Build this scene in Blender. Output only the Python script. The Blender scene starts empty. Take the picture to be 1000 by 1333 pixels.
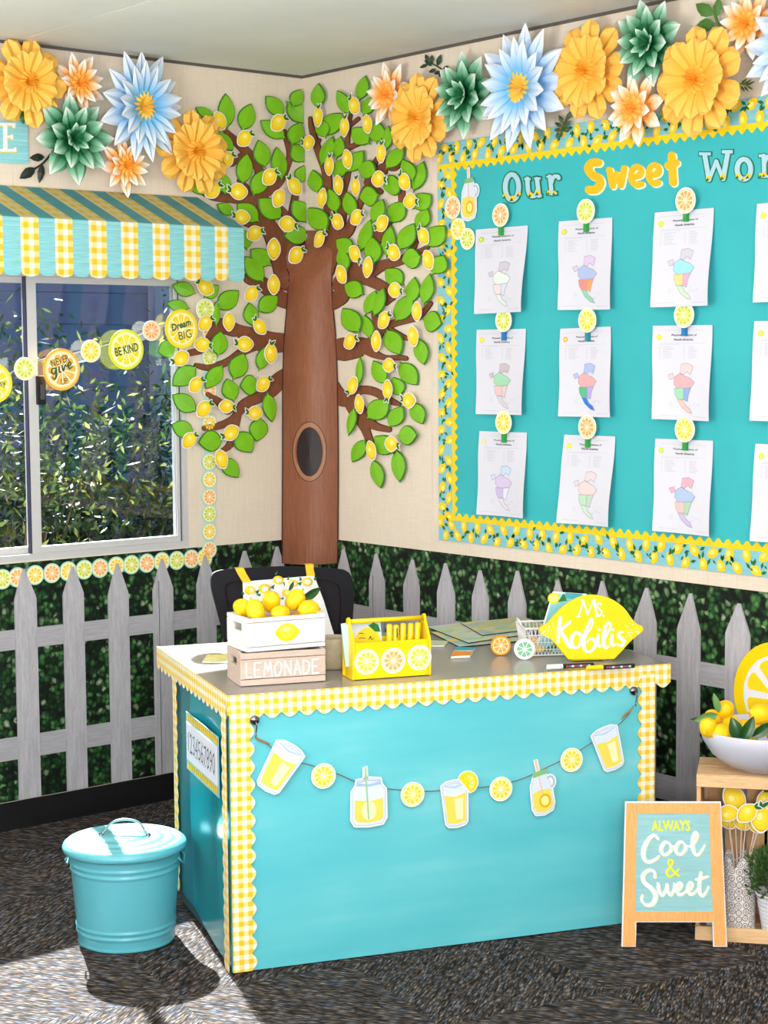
import bpy, bmesh, math, random
from math import sin, cos, pi, radians, sqrt, atan2
from mathutils import Vector, Matrix, noise
random.seed(7)
SC = bpy.context.scene
COL = SC.collection
V = Vector

# ------------------------------------------------------------------ camera
FPX, YAW, PITCH, ROLL = 2297.44, 0.882027, 0.0877104, -0.00659565
CAM = V((-4.12264, -5.48091, 1.63110))
_F = V((cos(YAW)*cos(PITCH), sin(YAW)*cos(PITCH), -sin(PITCH)))
_R0 = V((sin(YAW), -cos(YAW), 0)); _U0 = _R0.cross(_F)
_R = _R0*cos(ROLL) + _U0*sin(ROLL); _U = -_R0*sin(ROLL) + _U0*cos(ROLL)
cd = bpy.data.cameras.new('camera'); co = bpy.data.objects.new('camera', cd); COL.objects.link(co)
cd.sensor_fit = 'HORIZONTAL'; cd.sensor_width = 36; cd.lens = FPX*36/1000
co.matrix_world = Matrix(((_R.x,_U.x,-_F.x,CAM.x),(_R.y,_U.y,-_F.y,CAM.y),(_R.z,_U.z,-_F.z,CAM.z),(0,0,0,1)))
SC.camera = co

# ------------------------------------------------------------------ world, sun, lamps, exposure
SC.view_settings.view_transform = 'Standard'; SC.view_settings.look = 'None'
SC.view_settings.gamma = 1; SC.view_settings.use_curve_mapping = False
SC.view_settings.exposure = 0.0
w = bpy.data.worlds.new('world'); SC.world = w; w.use_nodes = True
nt = w.node_tree; bg = nt.nodes['Background']
sky = nt.nodes.new('ShaderNodeTexSky'); sky.sky_type = 'NISHITA'; sky.sun_disc = False
sky.sun_elevation = radians(36); sky.sun_rotation = radians(20)
nt.links.new(sky.outputs[0], bg.inputs[0]); bg.inputs[1].default_value = 0.17
SUN_DIR = V((cos(radians(-110.5))*cos(radians(36)), sin(radians(-110.5))*cos(radians(36)), -sin(radians(36))))
ld = bpy.data.lights.new('sun', 'SUN'); ld.energy = 52; ld.angle = radians(0.6); ld.color = (1, .95, .88)
lo = bpy.data.objects.new('sun', ld); COL.objects.link(lo)
lo.rotation_euler = SUN_DIR.to_track_quat('-Z', 'Y').to_euler(); lo.location = (0, 3, 5)
def area(name, loc, target, sx, sy, power, col=(1,1,1)):
    a = bpy.data.lights.new(name, 'AREA'); a.shape = 'RECTANGLE'; a.size = sx; a.size_y = sy
    a.energy = power; a.color = col
    o = bpy.data.objects.new(name, a); COL.objects.link(o); o.location = loc
    o.rotation_euler = (V(target)-V(loc)).to_track_quat('-Z', 'Y').to_euler()
area('window_light_left', (-5.0, -3.0, 1.9), (-0.3, -1.0, 1.0), 2.2, 1.5, 42, (.93, .97, 1))
area('flash_softbox', (-2.6, -6.7, 2.2), (-0.8, -1.2, 1.3), 1.3, 1.0, 30, (1, .99, .97))
area('ceiling_panel_light', (-2.4, -3.4, 2.62), (-2.4, -3.4, 0), 1.2, 1.2, 26, (1, .98, .95))
area('ceiling_fill', (-4.2, -5.9, 1.5), (-3.6, -5.0, 2.7), 1.1, 1.1, 190, (1, .99, .97))  # added fill lamp, unseen, aimed up to brighten ceiling and upper walls
area('ceiling_fill_left', (-3.4, -1.9, 1.3), (-2.4, -1.6, 2.7), .8, .8, 48, (1, .99, .97))  # second added uplight out of view, lifts the ceiling near the corner

# ------------------------------------------------------------------ planes: measured photo point -> point on a real plane
class Plane:
    def __init__(s, o, ax, ay):
        s.o = V(o); s.x = V(ax).normalized(); s.y = V(ay).normalized(); s.n = s.x.cross(s.y)
    def at(s, px, py, off=0.0):
        r = _F + _R*((px-500)/FPX) - _U*((py-666.5)/FPX)
        t = (s.n.dot(s.o) - s.n.dot(CAM))/s.n.dot(r)
        return CAM + r*t + s.n*off
    def on(s, px, py, off=0.0):
        r = _F + _R*((px-500)/FPX) - _U*((py-666.5)/FPX)
        return CAM + r*((s.n.dot(s.o) + off - s.n.dot(CAM))/s.n.dot(r))
    def uv(s, px, py):
        d = s.at(px, py) - s.o; return d.dot(s.x), d.dot(s.y)
    def P(s, a, b, n=0.0): return s.o + s.x*a + s.y*b + s.n*n
    def M(s, p, rot=0.0):
        X = s.x*cos(rot) + s.y*sin(rot); Y = -s.x*sin(rot) + s.y*cos(rot)
        m = Matrix((X, Y, s.n)).transposed().to_4x4(); m.translation = p; return m
    def vm(s, px, py, h): return (s.at(px, py-h/2) - s.at(px, py+h/2)).length
    def hm(s, px, py, w_): return (s.at(px-w_/2, py) - s.at(px+w_/2, py)).length
Z = V((0,0,1))
PL = Plane((0,0,0), (1,0,0), Z)        # left wall
PR = Plane((0,0,0), (0,-1,0), Z)       # right wall
DAZ = radians(-19.8)
DU = V((cos(DAZ), sin(DAZ), 0)); DV = V((-sin(DAZ), cos(DAZ), 0)); DO = V((-1.539, -1.698, 0))
PD = Plane(DO, DU, Z)                  # desk front
PS = Plane(DO, -DV, Z)                 # desk left side
PT = Plane(DO + Z*.75, DU, DV)         # desk top
PF = Plane((0,0,0), (1,0,0), (0,1,0))  # floor
def WP(px, py, off=0.0):
    return PL.at(px, py, off) if px < 398.4 else PR.at(px, py, off)

# ------------------------------------------------------------------ materials
def lin(c):
    if isinstance(c, str):
        c = [int(c[i:i+2], 16)/255 for i in (0, 2, 4)]
    return tuple((x/12.92 if x <= .04045 else ((x+.055)/1.055)**2.4) for x in c) + (1,)
MATS = {}
class NT:
    def __init__(s, m): s.t = m.node_tree; s.N = s.t.nodes; s.b = s.N['Principled BSDF']
    def n(s, typ, **kw):
        o = s.N.new(typ)
        for k, v in kw.items():
            if k.startswith('i_'):
                k = k[2:]; o.inputs[int(k) if k.isdigit() else k.replace('_', ' ')].default_value = v
            else: setattr(o, k, v)
        return o
    def l(s, a, b): s.t.links.new(a, b)
    def ramp(s, fac, stops):
        r = s.n('ShaderNodeValToRGB'); e = r.color_ramp.elements
        while len(e) < len(stops): e.new(.5)
        for i, (p, c) in enumerate(stops): e[i].position = p; e[i].color = lin(c)
        s.l(fac, r.inputs[0]); return r.outputs[0]
    def math(s, op, a, b=0.0, c=None):
        o = s.n('ShaderNodeMath', operation=op)
        for i, v in enumerate((a, b) + ((c,) if c is not None else ())):
            if isinstance(v, (int, float)): o.inputs[i].default_value = v
            else: s.l(v, o.inputs[i])
        return o.outputs[0]
    def mix(s, f, a, b, mode='MIX'):
        o = s.n('ShaderNodeMix', data_type='RGBA', blend_type=mode)
        for i, v in ((0, f), (6, a), (7, b)):
            if isinstance(v, (int, float)): o.inputs[i].default_value = v
            elif isinstance(v, (str, tuple)): o.inputs[i].default_value = lin(v) if isinstance(v, str) else v
            else: s.l(v, o.inputs[i])
        return o.outputs[2]
    def coord(s, which='Object', scale=(1,1,1), rot=(0,0,0)):
        c = s.n('ShaderNodeTexCoord'); m = s.n('ShaderNodeMapping'); m.inputs[3].default_value = scale; m.inputs[2].default_value = rot
        s.l(c.outputs[which], m.inputs[0]); return m.outputs[0]
    def noise(s, vec, scale, detail=3, rough=.6):
        o = s.n('ShaderNodeTexNoise'); o.inputs['Scale'].default_value = scale
        o.inputs['Detail'].default_value = detail; o.inputs['Roughness'].default_value = rough
        s.l(vec, o.inputs['Vector']); return o.outputs['Fac']
    def bump(s, h, strength=.3, dist=.002):
        o = s.n('ShaderNodeBump'); o.inputs['Strength'].default_value = strength; o.inputs['Distance'].default_value = dist
        s.l(h, o.inputs['Height']); s.l(o.outputs[0], s.b.inputs['Normal'])
def mat(name, col='808080', rough=.55, spec=.35, metal=0, var=0, vscale=8, vcol=None, bump=0, bscale=60, stretch=(1,1,1), coat=0, setup=None, sub=0):
    if name in MATS: return MATS[name]
    m = bpy.data.materials.new(name); m.use_nodes = True; t = NT(m); b = t.b
    b.inputs['Roughness'].default_value = rough; b.inputs['Metallic'].default_value = metal
    b.inputs['Specular IOR Level'].default_value = spec; b.inputs['Coat Weight'].default_value = coat
    b.inputs['Base Color'].default_value = lin(col)
    m.diffuse_color = lin(col)
    if sub: b.inputs['Subsurface Weight'].default_value = sub; b.inputs['Subsurface Scale'].default_value = .01
    if var:
        f = t.noise(t.coord('Object', stretch), vscale)
        t.l(t.mix(t.math('MULTIPLY_ADD', f, var*2, .5-var), col, vcol or '000000') if vcol else
            t.mix(1.0, lin(col), t.ramp(f, [(.3, tuple([1-var]*3)), (.7, (1,1,1))]), 'MULTIPLY'), b.inputs['Base Color'])
    if bump: t.bump(t.noise(t.coord('Object', stretch), bscale), bump)
    if setup: setup(t)
    MATS[name] = m; return m

# ------------------------------------------------------------------ mesh builder
class MB:
    def __init__(s): s.v = []; s.f = []; s.m = []; s.u = {}
    def add(s, p, uv=None):
        s.v.append(V(p)); 
        if uv is not None: s.u[len(s.v)-1] = uv
        return len(s.v)-1
    def face(s, idx, mi=0): s.f.append(tuple(idx)); s.m.append(mi)
    def quad(s, a, b, c, d, mi=0, uv=None):
        i = [s.add(p, uv[k] if uv else None) for k, p in enumerate((a,b,c,d))]; s.face(i, mi)
    def box(s, M, x0, x1, y0, y1, z0, z1, mi=0, bev=0, uvs=False):
        c = [V((x,y,z)) for z in (z0,z1) for y in (y0,y1) for x in (x0,x1)]
        i = [s.add(M @ p, (p.x, p.z) if uvs else None) for p in c]
        for q in ((0,2,3,1),(4,5,7,6),(0,1,5,4),(2,6,7,3),(0,4,6,2),(1,3,7,5)): s.face([i[k] for k in q], mi)
    def prism(s, pts, mapf, t0, t1, mi=0, side=None, uvf=None):
        """pts 2D (counter-clockwise seen from front); mapf(x,y,n)"""
        n = len(pts)
        a = sum(pts[i][0]*pts[(i+1)%n][1]-pts[(i+1)%n][0]*pts[i][1] for i in range(n))
        top = [s.add(mapf(x,y,t1), uvf(x,y) if uvf else None) for x,y in pts]
        s.face(top, mi)
        if t0 != t1:
            bot = [s.add(mapf(x,y,t0), uvf(x,y) if uvf else None) for x,y in pts]
            for k in range(n):
                j = (k+1) % n; s.face((top[k], bot[k], bot[j], top[j]), mi if side is None else side)
    def tube(s, pts, r, seg=8, mi=0, closed=False, caps=True):
        n = len(pts); rings = []
        rr = r if isinstance(r, (list, tuple)) else [r]*n
        up = V((0,0,1)); prev = None
        for k in range(n):
            if closed: d = pts[(k+1)%n]-pts[k-1]
            else: d = pts[min(k+1,n-1)]-pts[max(k-1,0)]
            d = d.normalized() if d.length > 1e-9 else V((0,0,1))
            a = prev if prev is not None else (up if abs(d.dot(up)) < .9 else V((1,0,0)))
            a = (a - d*a.dot(d)).normalized(); prev = a; b = d.cross(a)
            rings.append([s.add(pts[k] + (a*cos(2*pi*q/seg)+b*sin(2*pi*q/seg))*rr[k]) for q in range(seg)])
        for k in range(n if closed else n-1):
            A, B = rings[k], rings[(k+1)%n]
            for q in range(seg): s.face((A[q], A[(q+1)%seg], B[(q+1)%seg], B[q]), mi)
        if caps and not closed: s.face(rings[0][::-1], mi); s.face(rings[-1], mi)
    def lathe(s, prof, M=Matrix(), seg=48, mi=0, wob=None, close=True):
        rings = []
        for r, z in prof:
            rings.append([s.add(M @ V(((r+(wob(2*pi*q/seg, z) if wob else 0))*cos(2*pi*q/seg), (r+(wob(2*pi*q/seg, z) if wob else 0))*sin(2*pi*q/seg), z)), (q/seg, z)) for q in range(seg)])
        for A, B in zip(rings, rings[1:]):
            for q in range(seg): s.face((A[q], A[(q+1)%seg], B[(q+1)%seg], B[q]), mi)
        if close:
            if prof[0][0] > 1e-5: s.face(rings[0][::-1], mi)
            if prof[-1][0] > 1e-5: s.face(rings[-1], mi)
    def mesh(s, name, mats, smooth=False, origin=None):
        me = bpy.data.meshes.new(name); o = origin or V((0,0,0))
        me.from_pydata([v-o for v in s.v], [], s.f)
        for m in mats: me.materials.append(m)
        me.polygons.foreach_set('material_index', s.m)
        if smooth: me.polygons.foreach_set('use_smooth', [True]*len(s.f))
        if s.u:
            ul = me.uv_layers.new(name='UVMap')
            for lp in me.loops: ul.data[lp.index].uv = s.u.get(lp.vertex_index, (0,0))
        me.update(); me.validate(); return me
    def center(s):
        xs = [v.x for v in s.v]; ys = [v.y for v in s.v]; zs = [v.z for v in s.v]
        return V(((min(xs)+max(xs))/2, (min(ys)+max(ys))/2, min(zs)))
WM = {}
def link(name, data, parent=None, M=None):
    o = bpy.data.objects.new(name, data); COL.objects.link(o); M = M or Matrix(); WM[o] = M.copy()
    if parent: o.parent = parent; o.matrix_basis = WM[parent].inverted() @ M
    else: o.matrix_basis = M
    return o
def obj(name, mb, mats, parent=None, smooth=False, M=None):
    """mb in world coordinates (M None) or local coordinates of M"""
    if not isinstance(mats, (list, tuple)): mats = [mats]
    if M is None:
        c = mb.center(); return link(name, mb.mesh(name, mats, smooth, c), parent, Matrix.Translation(c))
    return link(name, mb.mesh(name, mats, smooth), parent, M)
def autosmooth(o, ang=40):
    me = o.data; me.polygons.foreach_set('use_smooth', [True]*len(me.polygons)); me.update()
    try:
        bm = bmesh.new(); bm.from_mesh(me); a = radians(ang)
        for e in bm.edges:
            if len(e.link_faces) == 2 and e.calc_face_angle(0) > a: e.smooth = False
        bm.to_mesh(me); bm.free()
    except Exception: pass
    return o
def bevel(o, w_=.002, seg=2):
    m = o.modifiers.new('bevel', 'BEVEL'); m.width = w_; m.segments = seg; m.limit_method = 'ANGLE'; m.angle_limit = radians(40); return o
def tag(o, label, cat=None, group=None, kind=None):
    if label: o['label'] = label
    if cat: o['category'] = cat
    if group: o['group'] = group
    if kind: o['kind'] = kind
    return o
def thing(name, label, cat, M=None, group=None):
    if M is not None and not isinstance(M, Matrix): M = Matrix.Translation(V(M))
    return tag(link(name, None, None, M or Matrix()), label, cat, group)
def struct(name, mb, mats, parent=None, **k):
    o = obj(name, mb, mats, parent, **k)
    if not parent: o['kind'] = 'structure'
    return o
def TR(x, y=0, z=0): return Matrix.Translation(V((x,y,z)))
def RZ(a): return Matrix.Rotation(a, 4, 'Z')
def RX(a): return Matrix.Rotation(a, 4, 'X')
def RY(a): return Matrix.Rotation(a, 4, 'Y')
def smooth_pts(pts, k=5, closed=False):
    n = len(pts)
    if n < 3: return [tuple(map(float, p)) for p in pts]
    out = []
    rng = range(n) if closed else range(n-1)
    for i in rng:
        g = (lambda j: pts[j % n]) if closed else (lambda j: pts[max(0, min(n-1, j))])
        p0, p1, p2, p3 = g(i-1), g(i), g(i+1), g(i+2)
        for q in range(k):
            t = q/k
            out.append(tuple(.5*((2*b)+(-a+c)*t+(2*a-5*b+4*c-d)*t*t+(-a+3*b-3*c+d)*t**3) for a, b, c, d in zip(p0, p1, p2, p3)))
    if not closed: out.append(tuple(map(float, pts[-1])))
    return out
_so = [0]
def stroke(mb, pts, w_, mapf, t0, t1, mi=0, closed=False, sm=True, k=5, cap=True):
    """pts: (x,y) or (x,y,width); mapf(x,y,n)->point. y in either sense."""
    P = [tuple(p) + ((w_,) if len(p) == 2 else ()) for p in pts]
    if sm: P = smooth_pts(P, k, closed)
    n = len(P); L = []; Rr = []; _so[0] = (_so[0]+1) % 12; t1 = t1 + _so[0]*.00004
    for i in range(n):
        a = P[i-1] if (closed or i) else P[0]; b = P[(i+1) % n] if (closed or i < n-1) else P[-1]
        dx, dy = b[0]-a[0], b[1]-a[1]; d = sqrt(dx*dx+dy*dy) or 1; nx, ny = -dy/d, dx/d; h = P[i][2]/2
        L.append((P[i][0]+nx*h, P[i][1]+ny*h)); Rr.append((P[i][0]-nx*h, P[i][1]-ny*h))
    li = [mb.add(mapf(x,y,t1+i*1e-5)) for i, (x,y) in enumerate(L)]; ri = [mb.add(mapf(x,y,t1+i*1e-5)) for i, (x,y) in enumerate(Rr)]
    lb = [mb.add(mapf(x,y,t0)) for x,y in L]; rb = [mb.add(mapf(x,y,t0)) for x,y in Rr]
    for i in range(n if closed else n-1):
        j = (i+1) % n
        mb.face((li[i], li[j], ri[j], ri[i]), mi)
        mb.face((li[i], lb[i], lb[j], li[j]), mi); mb.face((ri[j], rb[j], rb[i], ri[i]), mi)
    if cap and not closed:
        for e in (0, n-1):
            q = P[1] if e == 0 else P[n-2]; a0 = atan2(P[e][1]-q[1], P[e][0]-q[0]); h = P[e][2]/2
            c = [(P[e][0]+cos(a0+pi*(j/6-.5))*h, P[e][1]+sin(a0+pi*(j/6-.5))*h) for j in range(7)]
            mb.prism(c, mapf, t0, t1+e*1e-5, mi)
def ell(cx, cy, rx, ry, n=24, a0=0, a1=2*pi): 
    full = abs(a1-a0-2*pi) < 1e-6
    return [(cx+rx*cos(a0+(a1-a0)*i/(n if full else n-1)), cy+ry*sin(a0+(a1-a0)*i/(n if full else n-1))) for i in range(n)]
ID = lambda x, y, n: V((x, y, n))
_txt = {}
def text_polys(s, size=1.0, shear=0.0, bold=0.0):
    """glyph outlines of the built-in face as triangles, centred"""
    key = (s, shear, bold)
    if key not in _txt:
        c = bpy.data.curves.new('t', 'FONT'); c.body = s; c.size = 1; c.align_x = 'CENTER'; c.align_y = 'CENTER'; c.shear = shear; c.offset = bold; c.resolution_u = 3
        o = bpy.data.objects.new('t', c); COL.objects.link(o); dg = bpy.context.evaluated_depsgraph_get()
        me = bpy.data.meshes.new_from_object(o.evaluated_get(dg)); vs = [v.co.copy() for v in me.vertices]; fs = [tuple(p.vertices) for p in me.polygons]
        bpy.data.objects.remove(o); bpy.data.curves.remove(c); bpy.data.meshes.remove(me)
        if vs:
            cx = (min(v.x for v in vs)+max(v.x for v in vs))/2; cy = (min(v.y for v in vs)+max(v.y for v in vs))/2
            for v in vs: v.x -= cx; v.y -= cy
        _txt[key] = (vs, fs)
    vs, fs = _txt[key]
    wd = max((v.x for v in vs), default=1)*2; ht = max((v.y for v in vs), default=1)*2
    return vs, fs, wd, ht
def text(mb, s, mapf, cx, cy, w_, h_, n, mi=0, rot=0, **kw):
    vs, fs, wd, ht = text_polys(s, **kw); b = len(mb.v); c, si = cos(rot), sin(rot)
    for v in vs:
        x, y = v.x/wd*w_, v.y/ht*h_; mb.add(mapf(cx+x*c-y*si, cy+x*si+y*c, n))
    for f in fs: mb.face([b+i for i in f], mi)
# ------------------------------------------------------------------ materials of the place
def s_burlap(t):
    c = t.coord('Object'); a = t.noise(t.coord('Object', (6,6,260)), 2.2, 4); b = t.noise(t.coord('Object', (240,240,5)), 2.2, 4); g = t.noise(c, 5, 3)
    f = t.math('ADD', t.math('MULTIPLY', a, .5), t.math('MULTIPLY', b, .5))
    t.l(t.mix(t.math('MULTIPLY_ADD', g, .25, t.math('MULTIPLY_ADD', f, 1.6, -.5)), 'D0C0AE', 'EDE1D2'), t.b.inputs['Base Color']); t.bump(f, .25, .001)
m_wall = mat('burlap_wallpaper', rough=.85, spec=.15, setup=s_burlap)
m_white = mat('white_wall_paint', 'E4E2DC', rough=.8)
m_ceil = mat('ceiling_board_paint', 'E9E9E4', rough=.8, var=.06, vscale=1.2, bump=.12, bscale=90)
m_black = mat('black_cove_rubber', '100F12', rough=.6)
m_edge = mat('dark_ceiling_edge', '5A554F', rough=.7)
def s_carpet(t):
    c = t.n('ShaderNodeTexCoord').outputs['Object']
    # quarter-turned carpet tiles, woven streaks
    sep = t.n('ShaderNodeSeparateXYZ'); r = t.n('ShaderNodeMapping'); r.inputs[2].default_value = (0,0,radians(12)); t.l(c, r.inputs[0]); t.l(r.outputs[0], sep.inputs[0])
    cx = t.math('FLOOR', t.math('DIVIDE', sep.outputs[0], .5)); cy = t.math('FLOOR', t.math('DIVIDE', sep.outputs[1], .5))
    par = t.math('MODULO', t.math('ABSOLUTE', t.math('ADD', cx, cy)), 2.0)
    def streak(rot):
        m = t.n('ShaderNodeMapping'); m.inputs[2].default_value = (0,0,radians(rot)); t.l(c, m.inputs[0])
        m2 = t.n('ShaderNodeMapping'); m2.inputs[3].default_value = (42,230,1); t.l(m.outputs[0], m2.inputs[0])
        v = t.n('ShaderNodeTexVoronoi'); v.inputs['Scale'].default_value = 1.0; t.l(m2.outputs[0], v.inputs['Vector']); return v
    a, b = streak(58), streak(-32)
    colr = t.mix(par, a.outputs['Color'], b.outputs['Color']); dist = t.mix(par, a.outputs['Distance'], b.outputs['Distance'])
    s2 = t.n('ShaderNodeSeparateColor'); t.l(colr, s2.inputs[0])
    base = t.ramp(s2.outputs[0], [(0, '26221F'), (.2, '463B33'), (.38, '5E5146'), (.55, '3A4656'), (.7, '7A6653'), (.85, '5D6B80'), (1, 'A08C78')])
    t.b.inputs['Roughness'].default_value = .95
    d = t.n('ShaderNodeSeparateColor'); t.l(dist, d.inputs[0])
    sh = t.ramp(d.outputs[0], [(.2, (1,1,1)), (.75, (.5,.5,.5))])
    t.l(t.mix(1.0, base, sh, 'MULTIPLY'), t.b.inputs['Base Color']); t.bump(t.math('SUBTRACT', 1.0, d.outputs[0]), .6, .004)
m_carpet = mat('woven_carpet', rough=.95, spec=.1, setup=s_carpet)
def s_hedge(t):
    c = t.n('ShaderNodeTexCoord').outputs['Object']; wv = t.n('ShaderNodeTexNoise'); wv.inputs['Scale'].default_value = 25; t.l(c, wv.inputs['Vector'])
    add = t.mix(.03, c, wv.outputs['Color'], 'ADD')
    v = t.n('ShaderNodeTexVoronoi'); v.inputs['Scale'].default_value = 54; t.l(add, v.inputs['Vector'])
    s = t.n('ShaderNodeSeparateColor'); t.l(v.outputs['Color'], s.inputs[0])
    g = t.ramp(s.outputs[0], [(0, '0B1A0F'), (.3, '16381E'), (.52, '26592C'), (.75, '3F7C3C'), (.9, '6C9C60'), (1, 'AFC49E')])
    e = t.ramp(v.outputs['Distance'], [(.2, (1,1,1)), (.55, (.6,.6,.6)), (.8, (.08,.08,.08))])
    big = t.ramp(t.noise(c, 9, 2), [(.35, (.75,.75,.75)), (.65, (1.0,1.0,1.0))])
    t.l(t.mix(1.0, t.mix(1.0, g, e, 'MULTIPLY'), big, 'MULTIPLY'), t.b.inputs['Base Color'])
m_hedge = mat('printed_hedge_paper', rough=.6, spec=.3, setup=s_hedge)
def wood(name, c0, c1, c2, scale=(14,14,1.4), rough=.6, bump=.15, knots=False):
    def f(t):
        o = t.coord('Object', scale); a = t.noise(o, 6, 6, .7); b = t.noise(t.coord('Object', tuple(x*4 for x in scale)), 9, 4, .7)
        t.l(t.ramp(t.math('ADD', t.math('MULTIPLY', a, .65), t.math('MULTIPLY', b, .35)), [(.3, c0), (.5, c1), (.7, c2)]), t.b.inputs['Base Color'])
        t.bump(b, bump, .001)
    return mat(name, rough=rough, spec=.3, setup=f)
m_picket = wood('weathered_grey_wood', '97939A', 'AFACB2', 'C6C3C8', rough=.75)
m_picket_h = wood('weathered_grey_rail', '918D94', 'A8A5AB', 'BFBCC2', (1.4,1.4,30), .75)
m_pine = wood('pine_wood', 'C79A6B', 'DDB688', 'EBCBA2', (2,2,26))
m_pine_v = wood('pine_wood_upright', 'BE9061', 'D3A878', 'E3BF95', (26,26,2))
m_oakp = wood('printed_orange_wood', 'D6944F', 'E2A763', 'EBB87B', (34,34,1.5), .5)
m_white_wood = wood('whitewashed_wood', 'AF998B', 'C3AFA2', 'D3C2B6', (2.5,2.5,40), .7)
m_bark = wood('printed_bark', '6E3F28', '87523A', '9A6448', (34,34,1.6), .45, .08)
m_bark2 = mat('bark_dark_outline', '3E1F15', .5)
m_branch = wood('printed_branch_brown', '6B3B26', '7D4A33', '8A553C', (20,20,4), .5, .05)
m_hollow = mat('dark_hollow', '24151A', .5)
m_ring = mat('hollow_ring', 'A06D4E', .5)
def s_leaf(t): 
    t.l(t.mix(t.noise(t.coord('Object'), 9, 2), '66AA12', '88C820'), t.b.inputs['Base Color'])
m_leaf = mat('green_card_leaf', '6DB018', .42, .45, setup=s_leaf)
m_leafe = mat('leaf_dark_edge', '37740F', .45)
m_lw = mat('white_card', 'E9E8E4', .5)
m_ly = mat('lemon_yellow_print', 'F6D123', .45); m_lo = mat('lemon_amber_print', 'E2AE12', .45); m_lh = mat('lemon_pale_print', 'FBEB8D', .45)
m_dg = mat('dark_leaf_print', '1F6B2E', .5); m_lg = mat('light_leaf_print', '7FB86C', .5)
def gingham(name, pitch=.026, cols=((0,'E9E7E2'),(.25,'E9E7E2'),(.5,'EED98E'),(.75,'EBC23A'),(1,'EDBE28'))):
    def f(t):
        u = t.n('ShaderNodeUVMap'); s = t.n('ShaderNodeSeparateXYZ'); t.l(u.outputs[0], s.inputs[0])
        def st(o): return t.math('GREATER_THAN', t.math('FRACT', t.math('DIVIDE', t.math('ADD', o, 10.0), pitch)), .5)
        f_ = t.math('MULTIPLY', t.math('ADD', st(s.outputs[0]), st(s.outputs[1])), .5)
        t.l(t.ramp(f_, cols), t.b.inputs['Base Color'])
    return mat(name, rough=.5, spec=.35, setup=f)
m_ging = gingham('yellow_gingham_print')
m_gingb = gingham('yellow_gingham_awning', .038)
m_gingr = gingham('shaded_gingham_awning_roof', .038, ((0,'BDB79C'),(.25,'BDB79C'),(.5,'C9B76E'),(.75,'C6A83C'),(1,'C6A634')))  # duller copy of the awning gingham, roof shade put into its colours
m_teal = mat('teal_bulletin_paper', '40B4BB', .75, .15, var=.05, vscale=2.5)
def s_desk(t):
    n_ = t.noise(t.coord('Object', (.5,.5,2.5)), 2.2, 3)
    t.l(t.ramp(n_, [(.35, '55BAC9'), (.55, '63C3CF'), (.7, '7BCDD7')]), t.b.inputs['Base Color']); t.bump(t.noise(t.coord('Object', (1,1,1)), 5, 2), .15, .01)
m_desk = mat('desk_teal_paper', rough=.42, spec=.4, setup=s_desk)
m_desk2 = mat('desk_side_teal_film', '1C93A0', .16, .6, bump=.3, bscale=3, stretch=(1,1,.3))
def s_aqua(t):
    t.l(t.ramp(t.noise(t.coord('Object', (1.5,1.5,40)), 4, 4), [(.35, '78BDC6'), (.6, '93D0D6'), (.75, 'A9DBDF')]), t.b.inputs['Base Color'])
m_aqua = mat('aqua_woodprint', rough=.55, setup=s_aqua)
m_aquad = mat('aqua_woodprint_shaded', '4E96A0', .5, var=.12, vscale=5, stretch=(1,1,6))  # darker copy of the aqua print, shade of the roof painted in
m_bord = mat('border_pale_blue', '86C4CF', .6, var=.06, vscale=20, stretch=(1,1,8))
m_syel = mat('scallop_yellow', 'F3CB17', .5)
m_alu = mat('window_aluminium', 'C6C4C6', .45, .5, metal=.1)
m_alud = mat('window_dark_channel', '33344A', .5)
def s_glass(t):
    o = t.N['Material Output']; g = t.n('ShaderNodeBsdfGlossy'); g.inputs['Roughness'].default_value = .02
    tr = t.n('ShaderNodeBsdfTransparent'); tr.inputs[0].default_value = (.86,.9,.93,1)
    fr = t.n('ShaderNodeFresnel'); fr.inputs[0].default_value = 1.45; mx = t.n('ShaderNodeMixShader')
    t.l(fr.outputs[0], mx.inputs[0]); t.l(tr.outputs[0], mx.inputs[1]); t.l(g.outputs[0], mx.inputs[2]); t.l(mx.outputs[0], o.inputs[0])
m_glass = mat('window_glass', setup=s_glass)
m_paper = mat('white_sheet_paper', 'D4D4E0', .7, .2)
m_ink = mat('black_ink', '1D1D26', .6); m_grey = mat('grey_ink', 'ABABB6', .7)
m_string = mat('grey_brown_twine', '6B6156', .9); m_wstring = mat('pale_twine', 'C9C2B8', .9)
m_chrome = mat('dark_chrome', '77767A', .2, .5, metal=1)
m_navy = mat('dark_teal_lettering', '1D4F4B', .5)
m_yel = mat('bright_yellow_paint', 'F0CC08', .32, .45); m_wht = mat('white_paint', 'DEDDE0', .45)
m_lem = mat('lemon_peel', 'FFCB06', .38, .45, bump=.35, bscale=260, sub=.06)
m_stemend = mat('lemon_stem_end', '8C8A2A', .6)
m_rleaf = mat('glossy_lemon_leaf', '1B4F1E', .3, .5, var=.2, vscale=30); m_rleaf2 = mat('lemon_leaf_underside', '5E8B4A', .5)

# ------------------------------------------------------------------ room shell
H = 2.70; XW, YS = -5.3, -7.2
def slab(name, x0,x1,y0,y1,z0,z1, m, parent=None):
    mb = MB(); mb.box(Matrix(), x0,x1,y0,y1,z0,z1); return struct(name, mb, m, parent)
slab('floor', XW-.1, .1, YS-.1, .12, -.05, 0, m_carpet)
cei = slab('ceiling', XW-.1, .12, YS-.1, .14, H+.006, H+.08, mat('ceiling_gap', '8F8F8C', .8))
k = 0
for x0 in (0, -1.22, -2.44, -3.66, -4.88):
    for y0 in (0, -2.44, -4.88):
        mb = MB(); mb.box(Matrix(), max(x0-1.216, XW), x0, max(y0-2.436, YS), y0, H, H+.006)
        if max(x0-1.216, XW) < x0: obj('ceiling_panel', mb, m_ceil, cei)
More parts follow.
